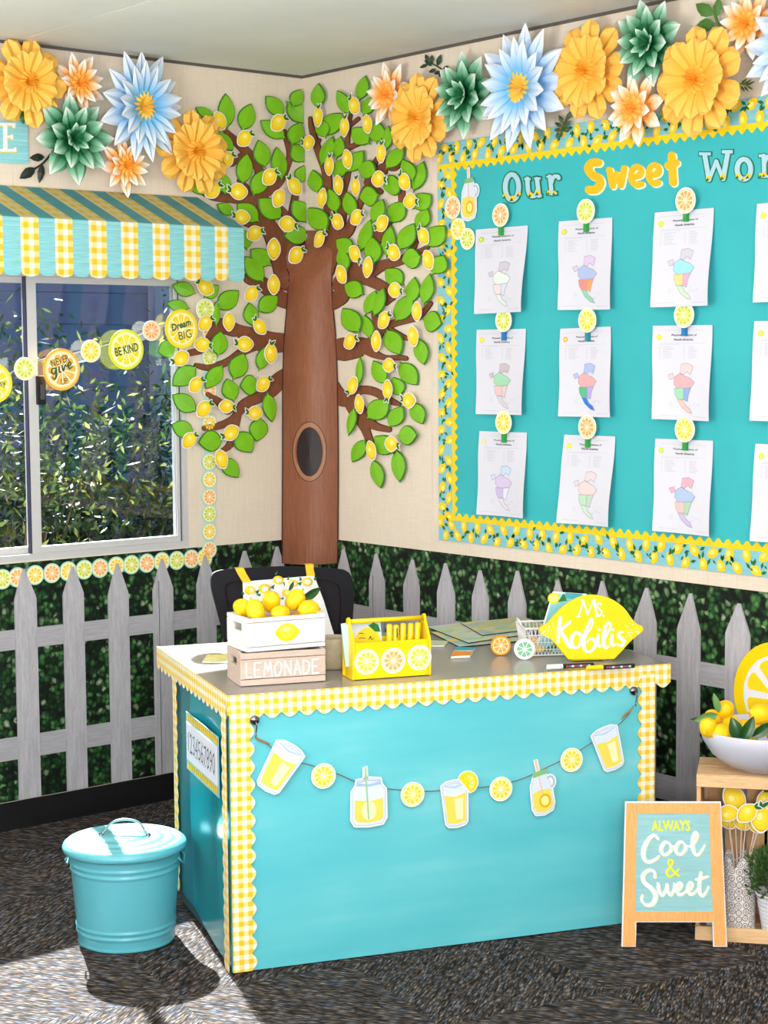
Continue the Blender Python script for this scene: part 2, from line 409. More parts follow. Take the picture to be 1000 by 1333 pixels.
# window opening
WX1 = -.548; WX0 = -1.80; WZ0 = .935; WZ1 = 1.945
wl = MB()
for b in ((XW, WX0, 0, H), (WX1, .12, 0, H), (WX0, WX1, 0, WZ0), (WX0, WX1, WZ1, H)): wl.box(Matrix(), b[0], b[1], 0.0015, .10, b[2], b[3])
wall_left = struct('wall_left', wl, m_white)
def sheets(parent, cuts, boxes, P):
    for b in boxes:
        mb = MB()
        c = [P.P(b[0], b[2]), P.P(b[1], b[2]), P.P(b[1], b[3]), P.P(b[0], b[3])]
        mb.prism([(b[0],b[2]),(b[1],b[2]),(b[1],b[3]),(b[0],b[3])], lambda x,y,n: P.P(x,y,n), -.0014, 0)
        obj('wallpaper_sheet', mb, m_wall, parent)
sL = PL.uv(16, 230)[0]
sheets(wall_left, 0, [(XW, WX0, 0, H), (WX0, sL-.0007, WZ1, H), (sL+.0007, WX1, WZ1, H), (WX0, WX1, 0, WZ0), (WX1, -.0005, 0, H)], PL)
wr = MB(); wr.box(Matrix(), .0015, .10, YS, 0, 0, H); wall_right = struct('wall_right', wr, m_white)
s1 = PR.uv(562, 420)[0]; s2 = PR.uv(922, 740)[0]
sheets(wall_right, 0, [(.0005, s1-.0007, 0, H), (s1+.0007, s2-.0007, 0, H), (s2+.0007, -YS, 0, H)], PR)
slab('wall_back', XW-.1, XW, YS, .1, 0, H, m_white); slab('wall_front', XW, .1, YS-.1, YS, 0, H, m_white)
def strip(name, P, a0, a1, b0, b1, t, m, parent=None):
    mb = MB(); mb.prism([(a0,b0),(a1,b0),(a1,b1),(a0,b1)], lambda x,y,n: P.P(x,y,n), 0.0005, t); return struct(name, mb, m, parent)
strip('baseboard_left', PL, XW, -.008, 0, .098, .008, m_black)
strip('baseboard_right', PR, 0, -YS, 0, .098, .008, m_black)
strip('trim_1', PL, XW, -.006, H-.010, H, .006, m_edge); strip('trim_2', PR, 0, -YS, H-.010, H, .006, m_edge)

# window: frame, two sashes, panes, latch
def wbox(mb, x0, x1, y0, y1, z0, z1, mi=0): mb.box(Matrix(), x0, x1, y0, y1, z0, z1, mi)
mb = MB(); fy0, fy1 = .0, .07
wbox(mb, WX0, WX1, fy0, fy1, WZ0, WZ0+.022); wbox(mb, WX0, WX1, fy0, fy1, WZ1-.03, WZ1); wbox(mb, WX1-.022, WX1, fy0, fy1, WZ0+.022, WZ1-.03); wbox(mb, WX0, WX0+.022, fy0, fy1, WZ0+.022, WZ1-.03)
win = struct('window_1', mb, m_alu)
mb = MB(); wbox(mb, WX1-.03, WX1-.0222, .012, .045, WZ0+.022, WZ1-.03); obj('jamb_channel', mb, m_alud, win)
def sash(x0, x1, y0, y1, w0, w1, nm):
    mb = MB(); z0, z1 = WZ0+.0225, WZ1-.0305
    wbox(mb, x0, x0+w0, y0, y1, z0, z1); wbox(mb, x1-w1, x1, y0, y1, z0, z1); wbox(mb, x0+w0, x1-w1, y0, y1, z0, z0+.022); wbox(mb, x0+w0, x1-w1, y0, y1, z1-.022, z1)
    s = obj(nm, mb, m_alu, win); p = MB(); ym = (y0+y1)/2
    wbox(p, x0+w0, x1-w1, ym-.002, ym+.002, z0+.022, z1-.022); obj('pane', p, m_glass, s); return s
mx = PL.uv(57, 600)[0]
sash(mx-.048, WX1-.0305, .006, .028, .036, .012, 'sliding_sash')
sash(WX0+.0225, mx-.016, .034, .056, .02, .026, 'fixed_sash')
mb = MB(); wbox(mb, mx-.052, mx-.046, .008, .03, WZ0+.0225, WZ1-.0305); obj('dark_seal', mb, m_alud, win)
M = PL.M(PL.at(53, 508, -.004)); mb = MB(); mb.box(M, -.017, .017, -.05, .05, -.001, .012); lt = obj('latch', mb, m_black, win); bevel(lt, .003)
mb = MB(); mb.box(M, -.006, .006, -.032, .02, .0121, .022); obj('latch_lever', mb, mat('latch_grey', '4A4A50', .4), win)
mb = MB(); mb.box(Matrix(), WX0-.1, WX1+.1, .101, .2, WZ1+.02, WZ1+.06); struct('sun_trim_ledge', mb, m_alu)  # unseen ledge outside, added to cut off the sun patch on the desk

# ------------------------------------------------------------------ outdoors beyond the window
slab('ground', -9, 9, .11, 12, -.35, -.3, mat('outdoor_gravel', '8C8274', .9, var=.3, vscale=6))
bld = thing('building', 'blue grey clapboard building outside beyond the shrubs', 'building', (-1, 5.2, -.3))
m_clap = mat('blue_grey_siding', '5A6896', .7, var=.1, vscale=2); m_clap2 = mat('grey_blue_trim', '8D97B2', .7)
mb = MB(); mb.box(Matrix(), -6, 7, 5.25, 8, -.3, 3.4); obj('wall', mb, m_clap, bld)
for i in range(17):
    mb = MB(); a = MB(); z = -.28+i*.215
    for q in (((-6,z),(7,z)),): mb.box(Matrix.Translation((0,5.22,z)) @ RX(radians(-4)), -6, 7, 0, .02, 0, .21)
    obj('siding_board', mb, m_clap, bld)
for x in (-1.4, 1.1, 2.6):
    mb = MB(); mb.box(Matrix(), x-.07, x+.07, 5.1, 5.19, -.3, 3.3); obj('downpipe', mb, m_clap2, bld)
mb = MB(); mb.box(Matrix(), -6.1, 7.1, 5.0, 8.1, 3.4, 3.5); obj('roof', mb, m_clap2, bld)
def s_fol(t):
    i = t.n('ShaderNodeUVMap'); s = t.n('ShaderNodeSeparateXYZ'); t.l(i.outputs[0], s.inputs[0])
    c = t.ramp(s.outputs[0], [(0, '0E160C'), (.6, '1F3318'), (.88, '4C6230'), (1, '9A9C50')]); t.l(c, t.b.inputs['Base Color'])
    t.b.inputs['Transmission Weight'].default_value = 0
    tl = t.n('ShaderNodeBsdfTranslucent'); t.l(c, tl.inputs[0]); mx_ = t.n('ShaderNodeMixShader'); mx_.inputs[0].default_value = .3
    t.l(t.b.outputs[0], mx_.inputs[1]); t.l(tl.outputs[0], mx_.inputs[2]); t.l(mx_.outputs[0], t.N['Material Output'].inputs[0])
m_fol = mat('shrub_foliage', rough=.5, spec=.2, setup=s_fol)
m_stem = mat('shrub_stem', '4E4032', .8)
def shrub(x, y, r, h, n, lab, ll=.065, lw=.009, seed=1):
    rnd = random.Random(seed); t = thing('shrub', lab, 'shrub', (x, y, -.3), 'shrubs outside the window'); mb = MB(); st = MB()
    tips = []
    for i in range(26):
        a = rnd.uniform(0, 2*pi); q = sqrt(rnd.random())*r; z = -.3 + h*(.35+.65*rnd.random())*(1-.25*(q/r)**2)
        tips.append((x+q*cos(a), y+q*sin(a), z)); b = V((x+.05*cos(a), y+.05*sin(a), -.3)); e = V(tips[-1])
        st.tube([b, b.lerp(e, .5)+V((0,0,.1)), e], [.014, .01, .004], 5)
    for i in range(n):
        c = V(tips[rnd.randrange(26)]); c += V((rnd.gauss(0,.16), rnd.gauss(0,.16), rnd.gauss(0,.2)))
        if c.z < -.25: continue
        d = V((rnd.gauss(0,1), rnd.gauss(0,1), rnd.gauss(.5,.8))).normalized(); s = d.orthogonal().normalized(); s.rotate(Matrix.Rotation(rnd.uniform(0,6.3), 3, d))
        L = ll*rnd.uniform(.6,1.2); u = (rnd.random(), 0)
        mb.quad(c, c+d*L*.5+s*lw, c+d*L, c+d*L*.5-s*lw, 0, (u,u,u,u))
    obj('foliage', mb, m_fol, t)['kind'] = 'stuff'; obj('stems', st, m_stem, t)
shrub(-.55, 1.6, .42, 1.75, 5500, 'leafy shrub close outside the left window pane', seed=3)
shrub(-1.35, 1.75, .42, 1.6, 4500, 'leafy shrub outside at the far left end of the window', seed=8)
shrub(.1, 2.1, .55, 2.0, 5000, 'leafy shrub outside behind the window mullion', seed=4)
shrub(.65, 2.4, .5, 1.55, 3000, 'lower shrub outside behind the right window pane', seed=5)
shrub(1.25, 2.3, .45, 2.05, 3800, 'tall shrub outside near the right window jamb', seed=6)
# ------------------------------------------------------------------ hedge paper and picket fences
def fence(P, lab_h, lab_f, xs, a0, a1, seed, cracks=()):
    rnd = random.Random(seed)
    top = .937 if P is PR else .93
    h = thing('hedge_backdrop', lab_h, 'backdrop', P.P((a0+a1)/2, .10))
    mb = MB(); mb.prism([(a0,.10),(a1,.10),(a1,top),(a0,top)], lambda x,y,n: P.P(x,y,n), .0004, .0016); obj('hedge_sheet', mb, m_hedge, h)
    f = thing('picket_fence', lab_f, 'fence', P.P((a0+a1)/2, .10, .002))
    for z0, z1 in ((.245, .325), (.63, .70)):
        cuts = sorted([a0] + [x for x in xs if a0 < x < a1] + [a1])
        mb = MB(); mb.prism([(a0,z0),(a1,z0),(a1,z1),(a0,z1)], lambda x,y,n: P.P(x,y,n), .002, .0045); obj('rail', mb, m_picket_h, f)
    for i, x in enumerate(xs):
        w_ = .043 + rnd.uniform(-.002,.003); tz = .897+rnd.uniform(-.006,.012); sh = .80+rnd.uniform(-.01,.01); k_ = rnd.uniform(-.006,.006)
        mb = MB(); pts = [(x-w_,.102),(x+w_,.102),(x+w_,sh-.006),(x+w_*.93,sh+.004),(x+k_+.005,tz),(x+k_-.004,tz),(x-w_*.93,sh+.004),(x-w_,sh-.006)]
        mb.prism(pts, lambda x,y,n: P.P(x,y,n), .002, .0085); o = obj('picket', mb, m_picket, f)
        if i in cracks:
            mb = MB(); cx = x-w_*.45; mb.prism([(cx-.0012,.102),(cx+.0012,.102),(cx+.0012,.82),(cx-.0012,.82)], lambda x,y,n: P.P(x,y,n), .0086, .0089); obj('crack', mb, mat('dark_wood_crack', '3D3A3E', .9), o)
lx = [-1.966, -1.779, -1.592, -1.404, -1.228, -1.040, -.857, -.668, -.478, -.299, -.148]
fence(PL, 'printed dark green leafy hedge paper low on the window wall', 'grey weathered picket fence cutout below the window', lx, XW+3.2, -.008, 1, (7,))
rx = [.040, .238, .436, .634, .823, 1.003, 1.187, 1.384, 1.585, 1.766, 1.944, 2.134, 2.325, 2.515, 2.70, 2.89]
fence(PR, 'printed dark green leafy hedge paper low under the bulletin board', 'grey weathered picket fence cutout under the bulletin board', rx, .008, 3.2, 2, (2,))

# ------------------------------------------------------------------ citrus slice discs
SCH = {  # rim, rind, pith, flesh, flesh light
 'lemon': ('F7F3DC', 'F2DD7A', 'FBF3CF', 'F5CE1E', 'F9E36A'), 'lime': ('F3F4E0', 'D7DE8C', 'F3F3D0', 'C3D02E', 'DDE47A'),
 'orange': ('F8EEDF', 'F3C58E', 'FAE6CC', 'F2A55A', 'F7C48C'),
 'tlemon': ('A5DCCB', 'F6E9B0', 'FBF2CE', 'F3C92C', 'F8DE6C'), 'tlime': ('A5DCCB', 'E9E9B0', 'F3F2CC', 'CFD02E', 'DFE27A'), 'torange': ('A5DCCB', 'F9DDB4', 'FBE8CC', 'F4A850', 'F7C487'),
 'biglemon': ('F4D52A', 'F6E06A', 'FBF2BE', 'F6D22A', 'FBE980'), 'biglime': ('DDE02C', 'EEF09A', 'F8F6C8', 'EFDD22', 'F6EE86'), 'bigorange': ('F2B044', 'F8D898', 'FBE9CF', 'F5B040', 'F9CE86')}
_disc = {}
def disc_mesh(s, th=.05, segs=10):
    if (s, th) in _disc: return _disc[s, th]
    mb = MB(); rim, rind, pith, fl, fl2 = [mat('citrus_'+c, c, .5) for c in SCH[s]]; n = 36
    mb.prism(ell(0,0,1,1,n), ID, 0, th, 0); mb.prism(ell(0,0,.88,.88,n), ID, th, th+.008, 1); mb.prism(ell(0,0,.80,.80,n), ID, th+.008, th+.014, 2)
    for i in range(segs):
        a0 = 2*pi*i/segs+.045; a1 = 2*pi*(i+1)/segs-.045; am = (a0+a1)/2
        pts = [(.12*cos(am), .12*sin(am)), (.52*cos(a0+.02), .52*sin(a0+.02)), (.72*cos(a0+.05), .72*sin(a0+.05)), (.74*cos(am), .74*sin(am)), (.72*cos(a1-.05), .72*sin(a1-.05)), (.52*cos(a1-.02), .52*sin(a1-.02))]
        mb.prism(pts, ID, th+.014, th+.022, 3)
        pts = [(.2*cos(am), .2*sin(am)), (.45*cos(am-.08), .45*sin(am-.08)), (.6*cos(am), .6*sin(am)), (.45*cos(am+.08), .45*sin(am+.08))]
        mb.prism(pts, ID, th+.022, th+.026, 4)
    mb.prism(ell(0,0,.07,.07,10), ID, th+.014, th+.024, 2)
    _disc[s, th] = mb.mesh('citrus_slice', [rim, rind, pith, fl, fl2]); return _disc[s, th]
def disc(name, s, M, r, parent=None, th=.05, rot=None):
    return link(name, disc_mesh(s, th), parent, M @ RZ(random.uniform(0,6) if rot is None else rot) @ Matrix.Scale(r, 4))

# border of slices along the window
cb = thing('citrus_border', 'border strip of lemon, lime and orange slices framing the window sill and jamb', 'border', PL.at(272, 712, .003))
mb = MB()
a, b = PL.at(-130, 768.3, 0), PL.at(272, 725, 0)
zr = lambda x: a.z + (b.z-a.z)*(x-a.x)/(b.x-a.x)
xb = PL.uv(272, 700)[0]
mb.prism([(a.x, a.z-.014), (xb, b.z-.014), (xb, b.z+.014), (a.x, a.z+.014)], lambda x,y,n: PL.P(x,y,n), .0018, .003)
mb.prism([(xb-.014, b.z), (xb+.014, b.z), (xb+.014, 1.78), (xb-.014, 1.78)], lambda x,y,n: PL.P(x,y,n), .0018, .003)
obj('border_strip', mb, mat('border_mint', 'A5DCCB', .6), cb)
seq = ['lime','orange','lemon','orange','lemon','lime','orange','lemon','lime','orange','lemon','lime','orange','lemon']
pxs = [9.5,38.5,69.5,99,129,159.5,190,219.5,248,273]; 
bx = [(3,754,'tlime'),(22.5,751.5,'torange'),(45.5,748.5,'tlemon'),(67.5,746,'torange'),(88.5,743.5,'tlemon'),(109.5,741.5,'tlime'),(130,739.5,'torange'),(151,737,'tlemon'),(171,735,'tlime'),(191,733,'torange'),(210.5,731,'tlemon'),(230,729.5,'tlime'),(249,727.5,'torange'),(266,726.5,'tlemon')]
for px, py, s in [(-19-22.6*i, 756.6+2.5*i, ('tlemon','torange','tlime')[i%3]) for i in range(5)]+bx: disc('slice', s, PL.M(PL.on(px, py, .003)), .035, cb)
cyc = ['tlime','tlemon','torange']; 
for i, (py, s) in enumerate([(715.5,'torange'),(692,'tlemon'),(669,'tlime'),(647,'torange'),(624,'tlemon'),(601,'tlime'),(577,'tlemon'),(551,'tlemon'),(508,'torange'),(465,'tlime'),(432,'torange'),(410,'tlemon')]):
    disc('slice', s, PL.M(PL.on(272.5, py, .0034+.0002*(i%2))), .033, cb)

# ------------------------------------------------------------------ awning
AP = .17
aw = thing('awning', 'striped aqua and yellow gingham awning with scalloped valance over the window', 'awning', (-.9, 0, 1.9))
PA = Plane((0,-AP,0), (1,0,0), Z)
ztop = PL.uv(255,258)[1]; zf = PA.uv(317,297)[1]; xR = PA.uv(317,300)[0]; xTR = PL.uv(255,258)[0]; zb = PA.uv(317,365)[1]
zbot = zb+.012
xL = -2.05; bw = []
edges_px = [14,26,51,72,97,117,141,159,179,199,219,241,258,277,296]  # stripe edges measured along the valance top
ex = [PA.uv(px, 293)[0] for px in [26.0,50,71,94,115,138,157,179,198,220,239,260,279,296]]
st = []  # (x0,x1,kind)
x = ex[0]
for i in range(len(ex)-1): st.append((ex[i], ex[i+1], 'g' if i % 2 == 0 else 'a'))
st.append((ex[-1], xR, 'a'))
x = ex[0]; kk = 'a'; dw = (ex[2]-ex[0])/2
while x > xL: st.insert(0, (x-dw, x, kk)); x -= dw; kk = 'g' if kk == 'a' else 'a'
shift = (xTR - xR)
for x0, x1, kd in st:
    xm = (x0+x1)/2; r = (x1-x0)/2
    pts = [(x0, zf), (x0, zbot+.0)] + [(xm-r*cos(pi*j/8), zbot-r*.55*sin(pi*j/8)) for j in range(1,8)] + [(x1, zbot), (x1, zf)]
    mb = MB(); mb.prism(pts[::-1], lambda x,y,n: PA.P(x,y,n), -.002, .002, uvf=lambda x,y: (x-x0+.002, y)); 
    obj('valance_panel', mb, m_gingb if kd == 'g' else m_aqua, aw)
    mb = MB(); k0 = max(0, (1 if kd=='x' else 0))
    A, B, C_, D = V((x0,-AP,zf)), V((x1,-AP,zf)), V((min(x1+shift, xTR), -.006, ztop)), V((x0+shift, -.006, ztop))
    n = (B-A).cross(D-A).normalized()*.003; L = (D-A).length
    i = [mb.add(p, uv) for p, uv in ((A,(0,0)),(B,(x1-x0,0)),(C_,(x1-x0,L)),(D,(0,L)),(A+n,(0,0)),(B+n,(x1-x0,0)),(C_+n,(x1-x0,L)),(D+n,(0,L)))]
    for q in ((3,2,1,0),(4,5,6,7),(0,1,5,4),(1,2,6,5),(2,3,7,6),(3,0,4,7)): mb.face([i[j] for j in q])
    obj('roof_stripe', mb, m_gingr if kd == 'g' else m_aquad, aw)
mb = MB(); A, B, C_ = V((xR,-AP+.002,zf)), V((xTR,-.004,ztop)), V((xR,-.004,zf)); mb.prism([(0,0),(1,0),(2,0)], lambda x,y,n: (A,B,C_)[int(x)]+V((n,0,0)), -.002, 0)
obj('end_panel', mb, m_aquad, aw)
mb = MB(); mb.box(Matrix(), xL, xR-.01, -AP+.003, -.004, zf-.012, zf-.006); obj('support_board', mb, m_white, aw)

# letter sign beside the flowers
sg = thing('letter_sign', 'aqua board with a cream letter E above the awning at the left edge', 'sign', PL.at(0, 190, .004))
mb = MB(); q = [PL.uv(34,160), PL.uv(33,214)]; xs_, z0_, z1_ = q[0][0], q[1][1], q[0][1]
mb.prism([(xs_-.5,z0_),(xs_,z0_),(xs_,z1_),(xs_-.5,z1_)], lambda x,y,n: PL.P(x,y,n), .001, .010); obj('board', mb, m_aqua, sg)
def pxm(P, ox, oy, sc): return lambda x, y, n: P.at(ox+x/sc, oy+y/sc, n)
def bars(mb, L, mf, t0, t1, mi=0, ex=0):
    for x0,y0,x1,y1 in L: mb.prism([(x0-ex,y1+ex),(x1+ex,y1+ex),(x1+ex,y0-ex),(x0-ex,y0-ex)], mf, t0, t1, mi)
E_ = [(18,255,62,560),(-35,252,140,282),(118,252,150,305),(25,390,112,415),(100,380,124,430),(-35,535,150,565),(135,520,158,565)]
mb = MB(); mf = pxm(PL, 0, 130, 8.33)
for j, e in enumerate(E_):
    bars(mb, [(e[0]+7,e[1]+10,e[2]+7,e[3]+10)], mf, .010, .0108+j*.00005, 1); bars(mb, [e], mf, .010, .0125+j*.00005, 0)
obj('letter', mb, [m_lw, m_syel], sg)

# ------------------------------------------------------------------ sentence garland across the window
gx = [(-14,516),(3,501),(32,480),(80,481),(118,457),(164,455),(197,430),(236,428),(267,403),(300,380)]
ga = thing('word_garland', 'garland of citrus discs with lettered sayings strung across the window', 'garland', PL.at(118, 457, .03))
mb = MB(); mb.tube([PL.at(x, y-3, .018 if x<290 else .006) for x, y in [(-14,500),(3,492),(32,477),(60,468),(80,466),(118,457),(164,444),(197,432),(236,418),(267,404),(292,392)]], .0016, 6); obj('string', mb, m_wstring, ga)
mink = mat('dark_green_ink', '2E5A3C', .6)
for px, py, s, r, kind in [(1,499,'biglemon',.068,'easy'),(32,480,'lime',.040,0),(80,481,'bigorange',.073,'give'),(118,457,'lemon',.040,0),(164,455,'biglime',.072,'kind'),(197,430.5,'orange',.037,0),(236,428,'biglemon',.071,'dream'),(267,403,'lime',.040,0)]:
    M = PL.M(PL.on(px-(9 if px<5 else 0), py, .020)); d = disc('slice_card', s, M, r, ga, th=.03)
    if kind:
        d['label'] = {'easy':'yellow lemon disc cut by the photo edge','give':'large orange disc lettered never give up','kind':'large lime-yellow disc lettered be kind','dream':'large lemon disc lettered dream big'}[kind]
        mb = MB(); mf = lambda x,y,n: M @ V((x*r, y*r, n)); t_ = .060*r+.0004; tilt = .22
        if kind == 'kind': text(mb, 'BE KIND', mf, 0, 0, 1.35, .42, t_, rot=tilt, bold=.02)
        if kind == 'give':
            text(mb, 'NEVER', mf, -.1, .42, 1.0, .34, t_, rot=.3, bold=.01); text(mb, 'UP', mf, .1, -.56, .36, .3, t_, rot=.15, bold=.01)
            for g_ in ([(-.34,.06,.07),(-.52,.04,.07),(-.56,-.14,.09),(-.42,-.2,.07),(-.33,.0,.07)],[(-.32,.08,.08),(-.32,-.3,.10),(-.42,-.46,.07),(-.52,-.36,.05)], [(-.16,.12,.08),(-.14,-.12,.09),(-.05,-.1,.05)], [(.0,.18,.08),(.07,-.06,.09),(.17,.22,.06),(.24,.12,.05)], [(.32,.12,.06),(.48,.24,.07),(.42,.36,.07),(.31,.2,.09),(.40,.04,.08),(.56,.14,.05)]):
                stroke(mb, g_, .1, mf, t_-.0003, t_+.0002)
        if kind == 'dream': text(mb, 'Dream', mf, -.05, .2, 1.2, .36, t_, rot=.28, bold=.03, shear=.15); text(mb, 'BIG', mf, .18, -.3, .78, .42, t_, rot=.2, bold=.0)
        if kind == 'easy': text(mb, 'easy', mf, .28, -.12, .7, .3, t_, rot=.2, bold=.01)
        obj('lettering', mb, mink, d)

# ------------------------------------------------------------------ paper tree in the corner
tr = thing('lemon_tree_cutout', 'brown card tree with green leaves and yellow lemons spread over the room corner', 'tree', (-.12, -.12, .9))
def cv(ox, oy, s, L): return [tuple([ox+p[0]/s, oy+p[1]/s] + [q for q in p[2:]]) for p in L]
WPn = lambda x, y, n: WP(x, y, n)
rows = [(733,367,440),(700,367,440.5),(600,367.5,441),(500,367.5,440),(450,369,438),(430,370.5,437),(400,373,434),(370,375,432.5),(350,374,433),(335,371,435),(322,371,438),(310,376,436),(300,380,434)]
mb = MB(); NS = 14
grid = []
for y, xl, xr in rows:
    A, B = PL.at(xl, y), PR.at(xr, y); row = []
    for j in range(NS+1):
        t_ = j/NS; p = A.lerp(B, t_); b_ = .006+.05*sin(pi*t_); kk_ = max(0, min(1, (y-312)/60)); pw = WP(xl+(xr-xl)*t_, y, .0052); p2 = p + V((-1,-1,0)).normalized()*b_; row.append(mb.add(pw.lerp(p2, kk_*kk_*(3-2*kk_))))
    grid.append(row)
for A, B in zip(grid, grid[1:]):
    for j in range(NS): mb.face((A[j], A[j+1], B[j+1], B[j]))
trunk = obj('trunk', mb, m_bark, tr, smooth=True)
def trp(x, y, n):  # point on the trunk face
    for (y0,l0,r0),(y1,l1,r1) in zip(rows, rows[1:]):
        if y1 <= y <= y0 or (y > 733): break
    q = (y-y1)/(y0-y1); xl = l1+(l0-l1)*q; xr = r1+(r0-r1)*q; t_ = (x-xl)/(xr-xl); A, B = PL.at(xl, y), PR.at(xr, y)
    # chord parameter by perspective
    best = t_
    for _ in range(8):
        p = A.lerp(B, best)+V((-1,-1,0)).normalized()*(.006+.05*sin(pi*best)+n); d = p-CAM; sx = 500+FPX*d.dot(_R)/d.dot(_F); best -= (sx-x)/(xr-xl)*.9
    return A.lerp(B, best)+V((-1,-1,0)).normalized()*(.006+.05*sin(pi*max(0,min(1,best)))+n)
for nm, rx_, ry_, m_, n_ in (('hollow_rim', 22.5, 39, m_bark2, .001), ('hollow_rim', 21.5, 38, m_ring, .0018), ('hollow', 17, 32, m_bark2, .0026), ('hollow', 16, 31, m_hollow, .0034)):
    mb = MB(); c = mb.add(trp(403, 587, n_)); r_ = [mb.add(trp(403+rx_*cos(2*pi*i/30), 587+ry_*sin(2*pi*i/30), n_)) for i in range(30)]
    for i in range(30): mb.face((c, r_[i], r_[(i+1)%30]))
    obj(nm, mb, m_, tr)
for xx, yy in ((367.4,440.3),):
    mb = MB()
    for side in (0,1):
        pts = [trp((xl+.5) if side == 0 else (xr-.5), y, .0015) for y, xl, xr in rows[:9]]; mb.tube(pts, .0022, 5)
    obj('trunk_outline', mb, m_bark2, tr)
# boughs: (crop origin x, y, scale), lists of (x,y,width) in that crop
BA = (200,80,4.444); BB = (200,350,4.595); BF = (380,80,4.445); BG = (380,350,4.545)
BR = [(BA,[(800,1230,210),(720,1060,130),(665,960,95),(610,860,75),(570,780,60),(600,690,50),(605,620,48),(545,535,52),(480,470,44),(410,398,22)]),
 (BA,[(545,800,60),(440,785,62),(350,780,50),(290,765,26)]),(BA,[(505,550,40),(455,590,30),(440,600,18)]),
 (BA,[(690,990,70),(620,960,44),(530,930,40),(470,890,20)]),
 (BA,[(600,800,50),(650,755,55),(720,700,48),(768,610,36),(785,540,30),(770,450,34),(755,405,22)]),
 (BA,[(850,1130,110),(800,900,45),(815,790,38),(830,660,26)]),(BA,[(790,940,45),(755,880,38),(735,850,26)]),
 (BA,[(535,800,30),(545,740,26),(490,690,18)]),
 (BF,[(170,1190,170),(235,1040,110),(225,900,60),(212,760,52),(205,640,48),(160,520,40),(120,390,28),(112,330,18)]),
 (BF,[(150,480,22),(165,455,16)]),(BF,[(100,440,24),(45,437,22),(20,445,14)]),
 (BF,[(240,1060,90),(270,960,80),(300,850,45),(300,760,36),(330,640,30),(325,500,26),(330,380,28),(345,310,16)]),
 (BF,[(330,380,20),(390,332,20)]),(BF,[(335,500,26),(380,480,26),(440,462,16)]),
 (BF,[(250,1040,70),(330,980,62),(365,900,44),(400,820,36),(450,720,34),(520,755,24)]),(BF,[(440,700,34),(480,600,30),(500,560,22)]),
 (BF,[(485,640,28),(545,605,40),(600,620,26),(650,580,14)]),(BF,[(545,640,22),(550,560,16)]),
 (BF,[(495,1030,60),(500,1000,60),(560,935,40),(630,850,30),(640,760,36),(645,700,20)]),
 (BF,[(300,1290,120),(360,1210,100),(420,1240,80),(530,1180,56),(640,1150,46),(700,1090,34),(728,1020,26)]),(BF,[(690,1130,34),(790,1075,22)]),
 (BG,[(225,170,70),(290,175,84),(330,120,62),(370,50,80),(440,60,66),(540,105,60),(600,160,34)]),
 (BG,[(230,510,60),(290,480,130),(370,470,120),(440,460,95),(490,500,50),(560,525,26),(640,525,28),(680,530,24)]),
 (BG,[(450,460,70),(520,380,55),(505,310,44),(490,270,26)]),(BG,[(510,370,60),(600,325,40),(700,300,34),(760,280,34),(825,205,24)]),
 (BG,[(560,350,40),(660,400,26),(700,415,20)]),(BG,[(560,180,70),(600,170,34)]),
 (BG,[(235,690,90),(290,760,92),(360,760,95),(400,720,50),(470,720,46),(530,745,44),(600,785,34),(640,800,20)]),
 (BG,[(370,800,100),(410,870,95),(440,950,50),(470,1040,42),(475,1110,16)]),(BG,[(430,880,80),(500,930,44),(580,950,30)]),(BG,[(590,1050,30),(620,1085,20)]),
 (BG,[(225,220,60),(275,190,70),(300,150,60)]),
 (BB,[(830,200,90),(760,180,88),(700,130,90),(640,85,80),(570,55,70)]),
 (BB,[(810,440,100),(700,440,120),(600,415,120),(500,365,62),(430,335,70),(370,330,60)]),(BB,[(480,370,70),(390,350,70),(330,410,50),(290,480,40),(215,502,34)]),
 (BB,[(620,450,60),(520,500,44),(430,560,40),(320,590,36),(250,575,20)]),
 (BB,[(810,640,110),(740,680,100),(690,740,70),(600,780,62),(530,820,60),(480,890,40),(400,935,40),(305,950,36)]),(BB,[(500,850,50),(490,930,38),(455,1050,40),(400,1090,16)]),
 (BB,[(440,840,60),(380,790,40),(318,750,30)])]
for i, ((ox,oy,s), L) in enumerate(BR):
    mb = MB(); P = [(ox+x/s, oy+y/s, w_/s) for x,y,w_ in L]; n_ = .0042+(i % 9)*.0002
    stroke(mb, [(x,y,w_+1.4) for x,y,w_ in P], 0, WPn, .0025, n_-.001, 1, k=4); stroke(mb, P, 0, WPn, .0025, n_+.0012, 0, k=4)
    obj('branch', mb, [m_branch, m_bark2], tr)
